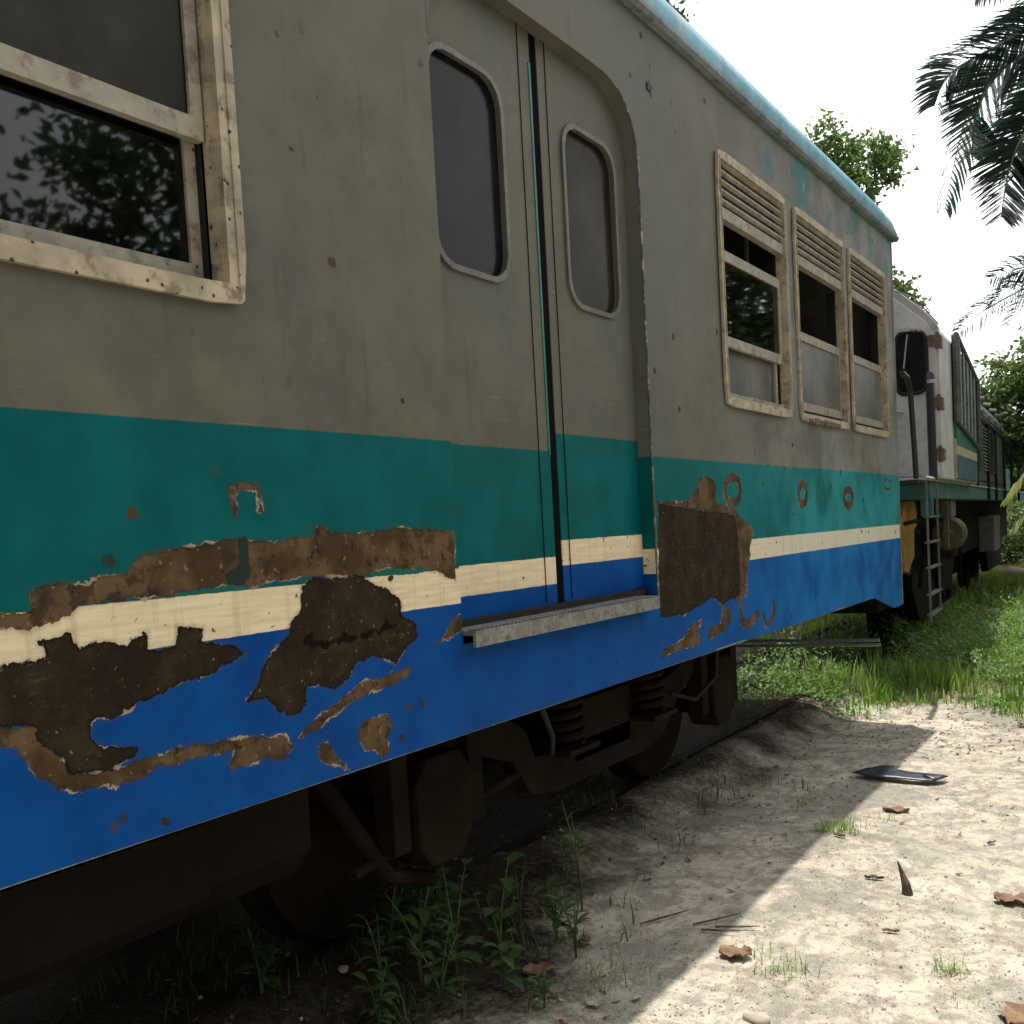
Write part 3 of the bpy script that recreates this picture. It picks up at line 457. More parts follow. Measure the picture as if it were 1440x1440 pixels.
# bogie
bg = MB(); o_ = [(1.95, .86), (2.25, .84), (2.55, .80), (3.0, .66), (3.12, .505), (3.3, .47), (4.1, .47), (4.28, .50), (4.45, .64), (4.75, .78), (5.25, .82), (5.25, .90), (4.6, .90), (4.5, .80), (4.3, .76), (4.24, .64), (3.16, .64), (3.1, .76), (2.95, .84), (2.6, .92), (1.95, .94)]
bg.prism(o_[::-1], 0, -.47, -.40); bg.prism(o_[::-1], 0, -2.4, -2.33); bg.box(-2.4, -.4, 3.45, 3.95, .55, .8)
bogie = cb(bg, 'bogie', 'bogie', bevel=.006)
sp = MB()
for yc in (3.34, 4.08):
    hel = [(-.37+.062*cos(t), yc+.072*sin(t), .655+.20*t/(2*pi*4.5)) for t in np.linspace(0, 2*pi*4.5, 100)]; sp.tube(hel, .0165, 6)
cb(sp, 'coil_spring', 'bogie', bogie, smooth=True, split=True)
cb(MB().box(-.45, -.28, 3.22, 3.46, .632, .655).box(-.45, -.28, 3.96, 4.2, .632, .655).box(-.46, -.29, 3.2, 4.22, .86, .90), 'spring_plank', 'bogie', bogie, bevel=.004, split=True)
for yc in (2.52, 4.92):
    cb(MB().prism([(yc-.08, .44), (yc+.08, .44), (yc+.14, .52), (yc+.15, .72), (yc+.09, .80), (yc-.09, .80), (yc-.15, .72), (yc-.14, .52)], 0, -.5, -.34), 'axle_box', 'bogie', bogie, bevel=.015)
    cb(MB().box(-.44, -.36, yc-.24, yc-.16, .52, .84).box(-.44, -.36, yc+.16, yc+.24, .52, .84), 'pedestal', 'bogie', bogie, bevel=.006, split=True)
    for x_ in (-.83, -1.97):
        wv = MB(); pr_ = [(-.065, .06), (-.065, .425), (.02, .42), (.03, .455), (.06, .455), (.06, .41), (.035, .36), (.02, .15), (.045, .12), (.05, .06)]; n = 40
        rings = [[wv.b.verts.new((x_-(a if x_ > -1.4 else -a), yc+b*cos(2*pi*j/n), .555+b*sin(2*pi*j/n))) for a, b in pr_] for j in range(n)]
        for q, w_ in zip(rings, rings[1:]+rings[:1]):
            for e in range(len(pr_)-1): wv.b.faces.new((q[e], w_[e], w_[e+1], q[e+1]))
        cb(wv, 'wheel', 'bogie', bogie, smooth=True)
    cb(MB().tube([(-2.35, yc, .555), (-.45, yc, .555)], .07, 16), 'axle', 'bogie', bogie, smooth=True)
cb(MB().tube([(-.42, 2.15, .5), (-.42, 3.05, .60)], .018).tube([(-.5, 2.05, .88), (-.42, 2.3, .45), (-.45, 2.55, .36)], .03), 'brake_gear', 'bogie', bogie, split=True)
cb(MB().tube([(-1.25, 7.2, .585), (-.10, 7.2, .61)], .012, 8).tube([(-1.25, 7.22, .545), (-.10, 7.22, .575)], .011, 8), 'cross_bar', 'rail', split=True)
cb(MB().tube([(-.24, 1.9, .90), (-.22, 3.0, .885), (-.23, 4.5, .90), (-.22, 6.9, .885)], .014, 8), 'brake_pipe', 'bogie', smooth=True)
cb(MB().tube([(-.20, 2.9, .90), (-.19, 2.95, .78), (-.24, 3.02, .70), (-.32, 3.08, .72)], .012, 8), 'hose', 'rubber', smooth=True)
cb(MB().tube([(-.20, 4.5, .90), (-.20, 4.47, .76), (-.28, 4.40, .66), (-.36, 4.3, .70)], .012, 8), 'hose', 'rubber', smooth=True)
cb(MB().tube([(-1.4, 7.4, .84), (-1.4, 8.25, .84)], .07, 12).box(-1.52, -1.28, 8.0, 8.35, .72, .96).box(-2.0, -.8, 7.25, 7.5, .74, .95), 'coupler', 'under', bevel=.01, split=True)

# ------------------------------------------------------------ track
for xg in (-.83, -1.97):
    r_ = MB().prism([(xg-.055, .0), (xg+.055, .0), (xg+.055, .012), (xg+.01, .03), (xg+.01, .075), (xg+.034, .09), (xg+.034, .115), (xg-.034, .115), (xg-.034, .09), (xg-.01, .075), (xg-.01, .03), (xg-.055, .012)], 1, -30, 60).build('rail', 'bogie')
    tag(r_, 'brown steel rail of the track, on the side nearer the sandy path' if xg > -1 else 'brown steel rail of the track, on the far side under the carriage', 'rail', 'rails of the railway track')

# ------------------------------------------------------------ locomotive (local x outward, y along the train)
RZ = radians(3.8)
loco = empty('locomotive', (-.1, 9.1, 0), RZ, label='diesel locomotive with white cab end, teal deck and green side panel, coupled behind the carriage', cat='locomotive')
def lb(mb, name, mat, parent=loco, **kw): return mb.build(name, mat, parent, **kw)
LW = -2.62
deck = lb(MB().box(LW, 0, -.03, 15, 1.60, 1.75).box(-.09, .003, .03, .16, 1.45, 1.745), 'deck', 'locoteal', bevel=.006)
lb(MB().box(LW+.1, .02, -.05, .16, 1.753, 1.785).box(-.06, .015, .18, 14.5, 1.752, 1.768), 'deck_edge', 'locowhite', deck, bevel=.003, split=True)
def arch(d=0): 
    h = [(.075, 3.04), (.05, 3.10), (-.02, 3.19), (-.10, 3.27), (-.26, 3.42), (-.5, 3.55), (-.85, 3.66), (-1.31, 3.70)]
    h = [(a+d*.6, b+d) for a, b in h]; return h+[(LW-a, b) for a, b in h[-2::-1]]
cabp = [(.075, 1.77)]+arch()+[(LW-.075, 1.77)]
cab = lb(MB().prism(cabp, 1, .20, 3.30), 'cab', 'locowhite', bevel=.012)
# end face sits proud with window hole
endf = MB()
endf.prism([(.055, 1.80), (.055, 3.0), (-.03, 3.13), (-.27, 3.36), (-.5, 3.48), (-.5, 1.80)], 1, .165, .199); lb(endf, 'end_panel', 'locowhite', cab, bevel=.006)
rim = [(-.150+.128*(abs(cos(t))**.45)*(1 if cos(t) > 0 else -1), .158, 2.785+.265*(abs(sin(t))**.45)*(1 if sin(t) > 0 else -1)) for t in np.linspace(0, 2*pi, 41)]
cw = lb(MB().tube(rim, .017, 8, cap=False), 'window', 'rubber', cab, smooth=True)
lb(MB().prism([(p_[0], p_[2]) for p_ in rim[:-1]], 1, .150, .163), 'pane', 'glassdark', cw)
lb(MB().prism([(p_[0], p_[2]) for p_ in rim[:-1]], 1, .1635, .1645), 'pane_backing', 'dark', cw)
lb(MB().tube([(-.17, .145, 3.03), (-.205, .130, 2.74)], .006, 6).box(-.24, -.14, .13, .16, 3.055, 3.08), 'wiper', 'rail', cw)
lb(MB().tube([(-.10, .15, 3.36), (.02, .15, 3.20)], .005, 6).tube([(-.40, .15, 3.50), (-.10, .15, 3.33), (.085, .15, 3.08)], .006, 6), 'rain_strip', 'gutter', cab, split=True)
arcl = arch(.004); lb(MB().tube([(a, .19, b) for a, b in arcl], .012, 6), 'roof_edge', 'locowhite', cab)
for zc in (2.95, 2.42, 1.98):
    h = MB().tube([(.068, .16, zc-.07), (.068, .16, zc+.07)], .016, 8).box(-.01, .06, .150, .165, zc-.05, zc+.05).box(.074, .088, .20, .36, zc-.05, zc+.05)
    for q in (-.03, 0, .03): h.tube([(.015, .135, zc+q), (.015, .15, zc+q)], .007, 6)
    lb(h, 'hinge', 'hinge', cab)
lb(MB().box(-.38, -.22, .12, .165, 2.37, 2.385).tube([(-.36, .10, 2.40), (-.20, .08, 2.36)], .010, 6).tube([(-.30, .12, 1.96), (-.28, .08, 1.90)], .022, 8).tube([(-.33, .12, 1.98), (-.33, .09, 1.86)], .012, 8), 'door_fittings', 'rail', cab, split=True)
for (z0, z1, mt, nm) in ((2.10, 2.31, 'locogreen', 'green_band'), (2.015, 2.10, 'lococream', 'cream_band'), (1.79, 2.015, 'locoblue', 'blue_band')):
    lb(MB().prism([(1.13, z0), (3.12, z0), (3.12, z1), (1.13, z1)][::-1], 0, .076, .100), nm, mt, cab)
lb(MB().box(.074, .098, 1.08, 1.129, 1.79, 2.16), 'panel_edge', 'lococream', cab)
# barred side window
fw = MB(); A0, A1, B0, B1 = (1.10, 2.32), (3.15, 2.17), (1.10, 3.13), (3.15, 2.90)
def bar(p, q, x=.12, r=.018): fw.tube([(x, *p), (x, *q)], r, 6)
bar(A0, A1); bar(A1, B1, r=.03); bar(B0, B1, r=.025); bar(A0, B0, r=.035)
sw = lb(fw, 'side_window_frame', 'ladder', cab)
bb = MB()
for i in range(1, 6): t = i/6; bb.box(.105, .12, A0[0]+(A1[0]-A0[0])*t-.09, A0[0]+(A1[0]-A0[0])*t+.07, A0[1]+(A1[1]-A0[1])*t, B0[1]+(B1[1]-B0[1])*t)
lb(bb, 'bars', 'gutter', sw); lb(MB().prism([A0, A1, B1, B0][::-1], 0, .078, .085), 'dark_opening', 'dark', sw)
# hood with doors and louvres
hp = [(-.03, 1.77), (-.03, 2.78), (-.12, 2.95), (-.35, 3.08), (-1.31, 3.14), (LW+.35, 3.08), (LW+.03, 2.78), (LW+.03, 1.77)]
hood = lb(MB().prism(hp, 1, 3.31, 9.4), 'hood', 'locohood', bevel=.02)
for i in range(5):
    u0 = 4.05+i*1.04; d_ = lb(MB().box(-.028, -.006, u0, u0+.94, 1.85, 2.62), 'hood_door', 'locohood', hood, bevel=.006)
    if i in (0, 1, 2):
        lv = MB()
        for j in range(13): lv.box(-.006, .022, u0+.15, u0+.8, 1.98+j*.045, 1.995+j*.045, Matrix.Rotation(radians(30), 3, 'Y'))
        lb(lv, 'louvre', 'rail' if i == 1 else 'locohood', d_)
    lb(MB().box(-.03, .01, u0+.1, u0+.8, 2.68, 2.76).tube([(-.1, u0+.4, 2.95), (.0, u0+.4, 2.93)], .03, 8), 'vent', 'ladder', hood, split=True)
lb(MB().prism([(-.25, 1.77), (-.25, 2.6), (-.5, 2.8), (-1.31, 2.85), (LW+.5, 2.8), (LW+.25, 2.6), (LW+.25, 1.77)], 1, 9.45, 14.4), 'nose_hood', 'locogreen', bevel=.02)
# rails and posts
pr = MB().tube([(.0, 4.1, 1.76), (.0, 4.1, 2.95)], .035, 6).tube([(.02, 4.1, 2.62), (.02, 8.0, 2.60), (.02, 14.9, 2.55)], .022, 6)
for u in (5.6, 6.9, 8.6, 10.4, 12.4, 14.6): pr.tube([(.02, u, 1.6), (.02, u, 2.6)], .022, 6)
lb(pr, 'side_handrail', 'black')
lb(MB().tube([(-.02, -.68, 1.76), (-.02, -.76, 2.1), (-.02, -.85, 2.44), (-.02, -.98, 2.52), (-.02, -1.25, 2.53)], .021, 8).box(-.5, .0, -.74, -.04, 1.72, 1.748), 'end_handrail', 'black', smooth=True, split=True)
lb(MB().tube([(.02, .03, 1.76), (.02, .0, 2.2), (.02, -.02, 2.56), (.02, -.0, 2.64), (.02, .06, 2.60)], .034, 8), 'corner_handrail', 'black', smooth=True)
lb(MB().tube([(.03, -.02, 2.57), (.03, -.02, 2.60)], .036, 8).tube([(.02, -.52, 1.765), (.02, .15, 1.765)], .02, 6), 'polished_grip', 'rail', split=True)
ld = MB()
for u0, u1 in ((-.50, -.46), (.13, .16)): ld.prism([(u0, 1.76), (u0+.03, 1.76), (u0+.08, .60), (u0+.05, .60)], 0, .02, .034)
for j, z_ in enumerate((1.44, 1.23, 1.02, .80, .63)): ld.box(.0, .045, -.48+.01*j, .17+.01*j, z_, z_+.014)
lb(ld, 'ladder', 'ladder')
yl = [(.5, 1.59), (.62, 1.48), (.55, 1.41), (.62, 1.38), (.4, 1.33), (.38, 1.09), (.2, 1.04), (.06, .96), (-.23, 1.0), (-.27, 1.27), (-.32, 1.43), (-.1, 1.54), (.0, 1.59)]
lb(MB().prism(yl, 0, -.26, -.20), 'plough', 'yellow', bevel=.006)
lb(MB().tube([(-.15, -.45, 1.40), (-.08, -.3, 1.42), (-.05, -.12, 1.36), (-.06, -.05, 1.18), (-.1, -.1, .85)], .018, 8), 'brake_hose', 'under', smooth=True)
lb(MB().prism([(.9, .75), (1.3, .42), (3.9, .42), (4.3, .8), (4.3, 1.3), (.9, 1.3)][::-1], 0, -.42, -.30).prism([(8.9, .75), (9.3, .42), (11.9, .42), (12.3, .8), (12.3, 1.3), (8.9, 1.3)][::-1], 0, -.42, -.30), 'bogie_frame', 'dark', bevel=.02, split=True)
lb(MB().box(-1.9, -.7, 4.6, 8.6, .45, 1.0), 'fuel_tank', 'dark', bevel=.05)
lb(MB().box(LW+.3, -.3, .6, 14, .9, 1.59).box(-1.2, -.5, .2, 1.2, .6, 1.0), 'frame', 'dark', split=True)
lb(MB().tube([(-.14, 2.3, 1.24), (-.14, 2.34, 1.24), (-.14, 2.5, 1.24)], [.15, .18, .18], 28).tube([(-.14, 2.22, 1.24), (-.14, 2.3, 1.24)], [.045, .06], 16).box(-.09, -.05, 1.60, 1.66, 1.1, 1.6), 'air_tank', 'drum', smooth=True, split=True)
lb(MB().box(-.30, -.08, 7.7, 8.9, .82, 1.36).box(-.2, -.05, 1.9, 2.3, 1.42, 1.6), 'side_box', 'ladder', bevel=.01, split=True)
lb(MB().prism([(2.2, .95), (3.0, .95), (3.4, .55), (2.9, .5)], 0, -.35, -.25).tube([(-.1, 3.1, 1.1), (-.1, 3.15, .6)], .015, 6).box(-.35, -.2, 3.0, 3.5, .5, .6), 'sand_pipe', 'under', split=True)
for yc in (1.7, 3.4, 9.8, 11.4):
    wl = MB().tube([(-.80, yc, .555), (-.66, yc, .555)], .45, 32); lb(wl, 'wheel', 'dark', smooth=True)

# ------------------------------------------------------------ vegetation helpers
def rot_frames(n, up=.3):
    d = rng.normal(size=(n, 3)); d[:, 2] = d[:, 2]*.7-up*.3; d /= np.linalg.norm(d, axis=1)[:, None]
    s = np.cross(d, rng.normal(size=(n, 3))); s /= np.linalg.norm(s, axis=1)[:, None]; return d, s
def leafmesh(name, C, L, Wd, mat, parent, d=None, s=None):
    n = len(C); 
    if d is None: d, s = rot_frames(n)
    nn = np.cross(d, s); L = np.broadcast_to(L, n)[:, None]; Wd = np.broadcast_to(Wd, n)[:, None]
    a = C; b = C+d*L*.45+s*Wd*.5+nn*L*.06; c = C+d*L-nn*L*.12; e = C+d*L*.45-s*Wd*.5+nn*L*.06
    V = np.stack([a, b, c, e], 1).reshape(-1, 3); F = np.arange(4*n).reshape(-1, 4); return npmesh(name, V, F, mat, parent)
def tree(name, base, lobes, nleaf, L, label, mat='leaf', bark=True, trunk_to=None, r0=.2, nclump=60, cs=.28, cat='tree', group=None):
    t = empty(name, base, label=label, cat=cat, group=group); B = np.array(base)
    pts = []; wsum = sum(l[1]**2 for l in lobes)
    limbs = MB(); top = Vector(trunk_to or lobes[0][0])-Vector(base); mid = Vector((top.x*.35+.1, top.y*.3, top.z*.5))
    limbs.tube([(0, 0, -.1), mid*.5+Vector((.05, .03, 0)), mid, top*.8], [r0, r0*.8, r0*.6, r0*.3], 10)
    for c, R in lobes:
        nc = max(6, int(nclump*R*R/wsum)); 
        dd = rng.normal(size=(nc, 3)); dd /= np.linalg.norm(dd, axis=1)[:, None]; rr = R*rng.uniform(.35, 1.0, nc)**.6
        cc = np.array(c)+dd*rr[:, None]*np.array([1, 1, .8])
        for q in cc:
            st = rng.uniform(.5, 1.3)*cs; m_ = max(8, int(nleaf/nclump*st/cs)); pts.append(q+rng.normal(size=(m_, 3))*st*np.array([.6, .6, .42]))
        for q in cc[::3]:
            q = Vector(q-B); a = mid.lerp(top*.8, random.uniform(.2, 1)); limbs.tube([a, a.lerp(q, .5)+Vector((0, 0, .1*R)), q], [r0*.3, r0*.16, r0*.05], 5)
    limbs.build('trunk', 'bark', t, smooth=True); P_ = np.concatenate(pts)-B
    leafmesh('crown', P_, L*rng.uniform(.6, 1.25, len(P_)), L*.5, mat, t); return t
def bez(P, n):
    P = [Vector(p) for p in P]; o = []
    for i in range(n+1):
        t = i/n*(len(P)-1); k_ = min(int(t), len(P)-2); f = t-k_; p0 = P[max(k_-1, 0)]; p1 = P[k_]; p2 = P[k_+1]; p3 = P[min(k_+2, len(P)-1)]
        o.append(.5*((2*p1)+(-p0+p2)*f+(2*p0-5*p1+4*p2-p3)*f*f+(-p0+3*p1-3*p2+p3)*f**3))
    return o
def frond(parent, pts, lf=.5, n=70, mat='palm', droop=.8, wd=.028, seed=0, plane=None):
    off = Vector(parent.location); R_ = random.Random(seed); P = [p-off for p in bez(pts, 48)]
    rib = MB().tube(P, [max(.004, .022*(1-i/52)) for i in range(len(P))], 5).build('frond', 'palmrib', parent)
    Vv = []; 
    for i in range(n):
        t = .12+.87*i/(n-1); j = t*(len(P)-1); k_ = min(int(j), len(P)-2); p = P[k_].lerp(P[k_+1], j-k_); tg = (P[min(k_+1, len(P)-1)]-P[max(k_-1, 0)]).normalized()
        sdv = tg.cross(Vector((0, 0, 1))) if plane is None else tg.cross(Vector(plane))
        if sdv.length < .25: sdv = tg.cross(Vector((.6, -.8, 0)))
        sdv.normalize()
        for sg in (-1, 1):
            l = lf*(.35+.65*sin(pi*min(1, t*.95+.08))**.6)*R_.uniform(.85, 1.1)
            d1 = (sdv*sg*.8+tg*.65+Vector((R_.uniform(-.08, .08), R_.uniform(-.25, .25), R_.uniform(-.08, .08)))).normalized()
            d2 = (d1*.9+Vector((0, 0, -droop))*R_.uniform(.6, 1.1)).normalized(); d3 = (d2+Vector((0, 0, -droop*.8))).normalized(); wv = d1.cross(Vector((0, 0, 1)) if abs(d1.z) < .8 else Vector((1, 0, 0))).normalized()
            a = p; b = a+d1*l*.33; c = b+d2*l*.37; e = c+d3*l*.3
            for (q, r, w0, w1) in ((a, b, .4, 1), (b, c, 1, .8), (c, e, .8, .08)):
                Vv += [q-wv*wd*w0*.5, q+wv*wd*w0*.5, r+wv*wd*w1*.5, r-wv*wd*w1*.5]
    V = np.array([tuple(v) for v in Vv]).reshape(-1, 4, 3)
    # share vertices along each leaflet so it is one island
    V = V.reshape(-1, 3, 4, 3); W_ = np.concatenate([V[:, 0, :2], V[:, 0, [3]], V[:, 0, [2]], V[:, 1, [3]], V[:, 1, [2]], V[:, 2, [3]], V[:, 2, [2]]], 1); m_ = len(W_)
    base = np.arange(m_)[:, None, None]*8; F = np.array([[0, 1, 3, 2], [2, 3, 5, 4], [4, 5, 7, 6]])[None]+base
    npmesh('leaflets', W_.reshape(-1, 3), F.reshape(-1, 4), mat, rib)
def ringtrunk(parent, base, top, r=.14):
    off = Vector(parent.location); n = 40; P = [Vector(base).lerp(Vector(top), i/n)+Vector((.25*sin(pi*i/n), 0, 0))-off for i in range(n+1)]
    MB().tube(P, [r*(1.25-.35*i/n)*(1+.05*(i % 2)) for i in range(n+1)], 12).build('trunk', 'bark', parent)

# palm leaning in over the path, crown just outside the frame
pl = empty('palm_tree', (2.6, 9.6, 0), label='tall coconut palm whose dark drooping fronds hang into the upper right corner', cat='palm tree')
CR = (1.55, 9.2, 5.35); ringtrunk(pl, (2.6, 9.6, -.1), (1.6, 9.25, 5.3))
PLN = (-.35, .88, -.3)
frond(pl, [CR, (1.0, 9.05, 5.30), (.62, 9, 5.16), (.18, 9, 5.03), (.04, 8.95, 4.78)], .38, 150, droop=.25, wd=.046, seed=1, plane=PLN)
frond(pl, [CR, (.95, 9, 5.12), (.53, 9, 4.93), (.35, 9, 4.65), (.31, 8.98, 4.33)], .38, 160, droop=.1, wd=.048, seed=2, plane=PLN)
frond(pl, [CR, (1.1, 8.9, 4.85), (.74, 8.7, 4.34), (.61, 8.7, 4.06), (.55, 8.68, 3.72)], .40, 160, droop=.08, wd=.050, seed=3, plane=PLN)
frond(pl, [CR, (1.15, 9.1, 5.62), (.75, 9, 5.64), (.38, 8.9, 5.50)], .28, 100, droop=.4, wd=.034, seed=4, plane=PLN)
frond(pl, [CR, (1.2, 9.4, 5.1), (.85, 9.5, 4.85), (.55, 9.6, 4.45)], .40, 110, droop=.15, wd=.04, seed=5, plane=(-.2, .9, .3))
frond(pl, [CR, (1.05, 9.1, 5.0), (.80, 9.0, 4.72), (.66, 9.0, 4.35), (.62, 9.0, 4.1)], .34, 110, droop=.12, wd=.04, seed=6, plane=PLN)
for i in range(7):
    a = -1.2+i*.62; frond(pl, [CR, (CR[0]+.9*cos(a), CR[1]+.9*sin(a), CR[2]+.45), (CR[0]+1.7*cos(a), CR[1]+1.7*sin(a), CR[2]-.1), (CR[0]+2.1*cos(a), CR[1]+2.1*sin(a), CR[2]-1.0)], .45, 50, seed=10+i)
p2 = empty('palm_tree', (1.2, 18.5, 0), label='distant coconut palm, paled by painted haze, showing above the bushy tree at the right edge', cat='palm tree'); C2 = (.6, 18.3, 4.75); ringtrunk(p2, (1.2, 18.5, -.1), C2, .16)
for i, q in enumerate([[C2, (-.1, 18, 4.95), (-.85, 18, 4.72), (-1.3, 18, 4.42)], [C2, (.1, 18, 5.1), (-.3, 18, 5.25), (-.8, 17.9, 5.15)], [C2, (.2, 17.8, 4.9), (-.2, 17.6, 4.7), (-.5, 17.5, 4.3)], [C2, (.1, 18.3, 5.3), (-.4, 18.5, 5.2), (-.9, 18.6, 4.8)], [C2, (1.2, 18, 5.4), (2, 18, 5.1), (2.6, 18, 4.3)], [C2, (.6, 18.9, 5.5), (.7, 19.8, 5.2), (.7, 20.6, 4.4)]]): frond(p2, q, .45, 60, 'palmhaze', .5, .07, 30+i, plane=(-.2, .95, 0) if i < 4 else None)
p3 = empty('palm_sapling', (1.35, 9.7, 0), label='young palm with sunlit yellow green fronds beside the locomotive deck at the right edge', cat='palm tree'); C3 = (1.3, 9.65, 1.75); ringtrunk(p3, (1.35, 9.7, -.05), (1.3, 9.65, 1.75), .07)
for i, q in enumerate([[C3, (1.0, 9.6, 2.0), (.7, 9.5, 1.9), (.42, 9.5, 1.55)], [C3, (1.0, 9.5, 1.85), (.75, 9.45, 1.65), (.48, 9.4, 1.30)], [C3, (1.1, 9.9, 2.3), (.9, 10.1, 2.3), (.65, 10.2, 2.0)], [C3, (1.6, 9.5, 2.3), (2, 9.4, 2.2), (2.3, 9.3, 1.7)], [C3, (1.4, 9.2, 2.2), (1.5, 8.8, 2.1), (1.6, 8.5, 1.6)], [C3, (1.4, 10.1, 2.3), (1.5, 10.5, 2.2), (1.5, 10.9, 1.7)]]): frond(p3, q, .30, 30, 'palmy', .5, .022, 50+i)

# trees behind the train
tree('broadleaf_tree', (-4.2, 16.6, 0), [((-2.95, 16.2, 6.95), .75), ((-2.3, 16, 6.55), .55), ((-2.7, 16, 7.2), .42), ((-3.6, 16.3, 6.6), 1.0), ((-2.05, 16, 6.95), .3), ((-2.5, 16, 6.15), .35)], 14000, .10, 'airy tree with small bright leaves rising behind the carriage roof', nclump=95, cs=.2, trunk_to=(-3.4, 16.3, 6.4))
tree('tall_tree', (-6.6, 17.6, 0), [((-5.55, 16.4, 9.4), .75), ((-5.45, 16.2, 9.95), .22), ((-6.3, 17, 8.6), 1.2)], 2600, .16, 'tall tree of which only the tip shows above the near carriage roof', nclump=40, cs=.25, mat='leafd', trunk_to=(-5.8, 16.8, 9.3))
tree('slender_tree', (-3.2, 17.5, 0), [((-1.98, 16, 4.8), .40), ((-1.72, 16, 4.55), .18), ((-2.3, 16.3, 4.6), .5)], 1300, .12, 'small leafy tree peeping out between carriage end and locomotive cab roof', nclump=26, cs=.16, r0=.1, trunk_to=(-2.3, 16.3, 4.5))
tree('bushy_tree', (.4, 21.5, 0), [((-.35, 20.6, 3.5), .95), ((.5, 20.6, 3.9), 1.2), ((-.95, 20.4, 3.55), .7), ((-.95, 20.2, 2.8), .55), ((.6, 20.4, 2.2), 1.3), ((-.5, 20.5, 2.6), .75), ((2.2, 20.8, 3.4), 1.5), ((-.2, 20.5, 4.3), .5)], 30000, .13, 'dense rounded green tree filling the right edge beyond the locomotive', nclump=170, cs=.30, mat='leafb', r0=.25)
for i, (x_, y_, h_, R_, lab) in enumerate([(-3.5, 31, 4.2, 2.6, 'hazy green tree far behind the locomotive hood'), (1.5, 34, 5.0, 3.2, 'far green tree beyond the bushy tree at the right edge'), (6, 30, 5.0, 3.0, 'far round tree right of the sandy path end')]):
    tree('far_tree', (x_, y_, 0), [((x_, y_, h_*.65), R_*.75), ((x_+R_*.5, y_-.3, h_*.5), R_*.6), ((x_-R_*.5, y_, h_*.5), R_*.6)], 9000, .26, lab, nclump=90, cs=.5, mat='leaffar', group='trees far behind the locomotive')
for i, (x_, y_, h_, R_, lab) in enumerate([(-1.9, 27.0, 1.1, 1.5, 'low green bush closing the far end of the path beside the locomotive'), (.4, 26.0, 1.0, 1.4, 'low green bush at the right edge in front of the far trees'), (-4.6, 29.0, 1.3, 1.8, 'low green bush far behind the locomotive frame')]):
    tree('bush', (x_, y_, 0), [((x_, y_, h_*.7), R_*.7), ((x_+R_*.5, y_, h_*.5), R_*.5), ((x_-R_*.5, y_, h_*.5), R_*.5)], 4500, .14, lab, nclump=50, cs=.3, mat='leafb', r0=.06, cat='bush', group='bushes at the far end of the path')
# unseen trees, added and sized to block sky light from wall and panes
for i, (x_, y_, h_, R_, lab) in enumerate([(8.4, 9.0, 5.6, 2.9, 'unseen tall shade tree added across the path, between two lower shade trees'), (4.3, 15.6, 4.9, 2.3, 'unseen leafy shade tree added close to the path, opposite the locomotive hood end'), (7.5, -3.2, 5.2, 3.2, 'unseen large shade tree added across the path, behind the viewer'), (7.6, 4.0, 3.4, 2.4, 'unseen broad shade tree added across the path, opposite the carriage door'), (7.5, 10.5, 2.6, 2.2, 'unseen shade tree added across the path, opposite the locomotive cab'), (7.5, 16.5, 3.0, 2.4, 'unseen shade tree added across the path, opposite the locomotive hood'), (6.5, 23, 5, 3, 'unseen shade tree added at the far end of the path on the right'), (-10, 2, 4.8, 3, 'unseen broad tree added on the far side of the train')]):
    tree('unseen_shade_tree', (x_, y_, 0), [((x_, y_, h_), R_*.8), ((x_, y_+R_*.6, h_*.6), R_*.7), ((x_, y_-R_*.6, h_*.62), R_*.7)], 15000, .2, lab, nclump=110, cs=.55, mat='leafd', group='unseen trees added to block sky light')

# ------------------------------------------------------------ grass (uncountable)
def blades(name, P, H, mat, lean=.45, wd=.006, kind='stuff'):
    n = len(P); a = rng.uniform(0, 2*pi, n); dirv = np.stack([np.cos(a), np.sin(a), np.zeros(n)], 1); sv = np.stack([-np.sin(a), np.cos(a), np.zeros(n)], 1)
    ln = (rng.uniform(.1, 1, n)*lean)[:, None]; H = H[:, None]; up = np.array([0, 0, 1.]); w = wd*rng.uniform(.6, 1.4, (n, 1))*np.clip(H/.10, .3, 1.1)
    m1 = P+up*H*.5+dirv*H*ln*.35; tp = P+up*H*(1-ln*.35)+dirv*H*ln*1.1
    V = np.stack([P-sv*w, P+sv*w, m1+sv*w*.8, m1-sv*w*.8, tp+sv*w*.1, tp-sv*w*.1], 1).reshape(-1, 3); b = np.arange(n)[:, None, None]*6
    F = (np.array([[0, 1, 2, 3], [3, 2, 4, 5]])[None]+b).reshape(-1, 4); return npmesh(name, V, F, mat)
def fbm(X, Y, s, k_): 
    z = 0
    for i in range(6): z = z+np.sin(X*s*(1.6**i)*np.cos(k_+i)+Y*s*(1.6**i)*np.sin(k_+i*2.1)+i*1.7+k_)/(1.35**i)
    return z/2.6
n = 250000; X = rng.uniform(-3.4, 3.2, n); Y = 6.7+rng.uniform(0, 1, n)**1.6*17
fr_ = 6.75+1.05*np.exp(-((X-.2)/.45)**2)+.45*fbm(X, Y, 2.2, 1.)+.4*fbm(X, Y, 6.5, 3.)
dens = np.clip((Y-fr_)/1.1, 0, 1)**1.3*np.clip(.75+.6*fbm(X, Y, 1.4, 4.), .12, 1)*np.maximum(np.clip((X+1.6)/1.2, .05, 1), np.clip((Y-11)/3, 0, .8))
dens *= np.where((X > .15) & (Y < 9.3) & (Y > 8.3), np.clip(.5+.9*fbm(X, Y, 2.5, 2), .1, 1), 1)
dens = dens*np.where((X < -.45) & (Y < 10), .35, 1)*np.clip(.62+1.1*fbm(X, Y, 4.2, 9.), .12, 1); kp = rng.uniform(0, 1, n) < dens; X, Y = X[kp], Y[kp]; 
if len(X) > 130000: X, Y = X[:130000], Y[:130000]
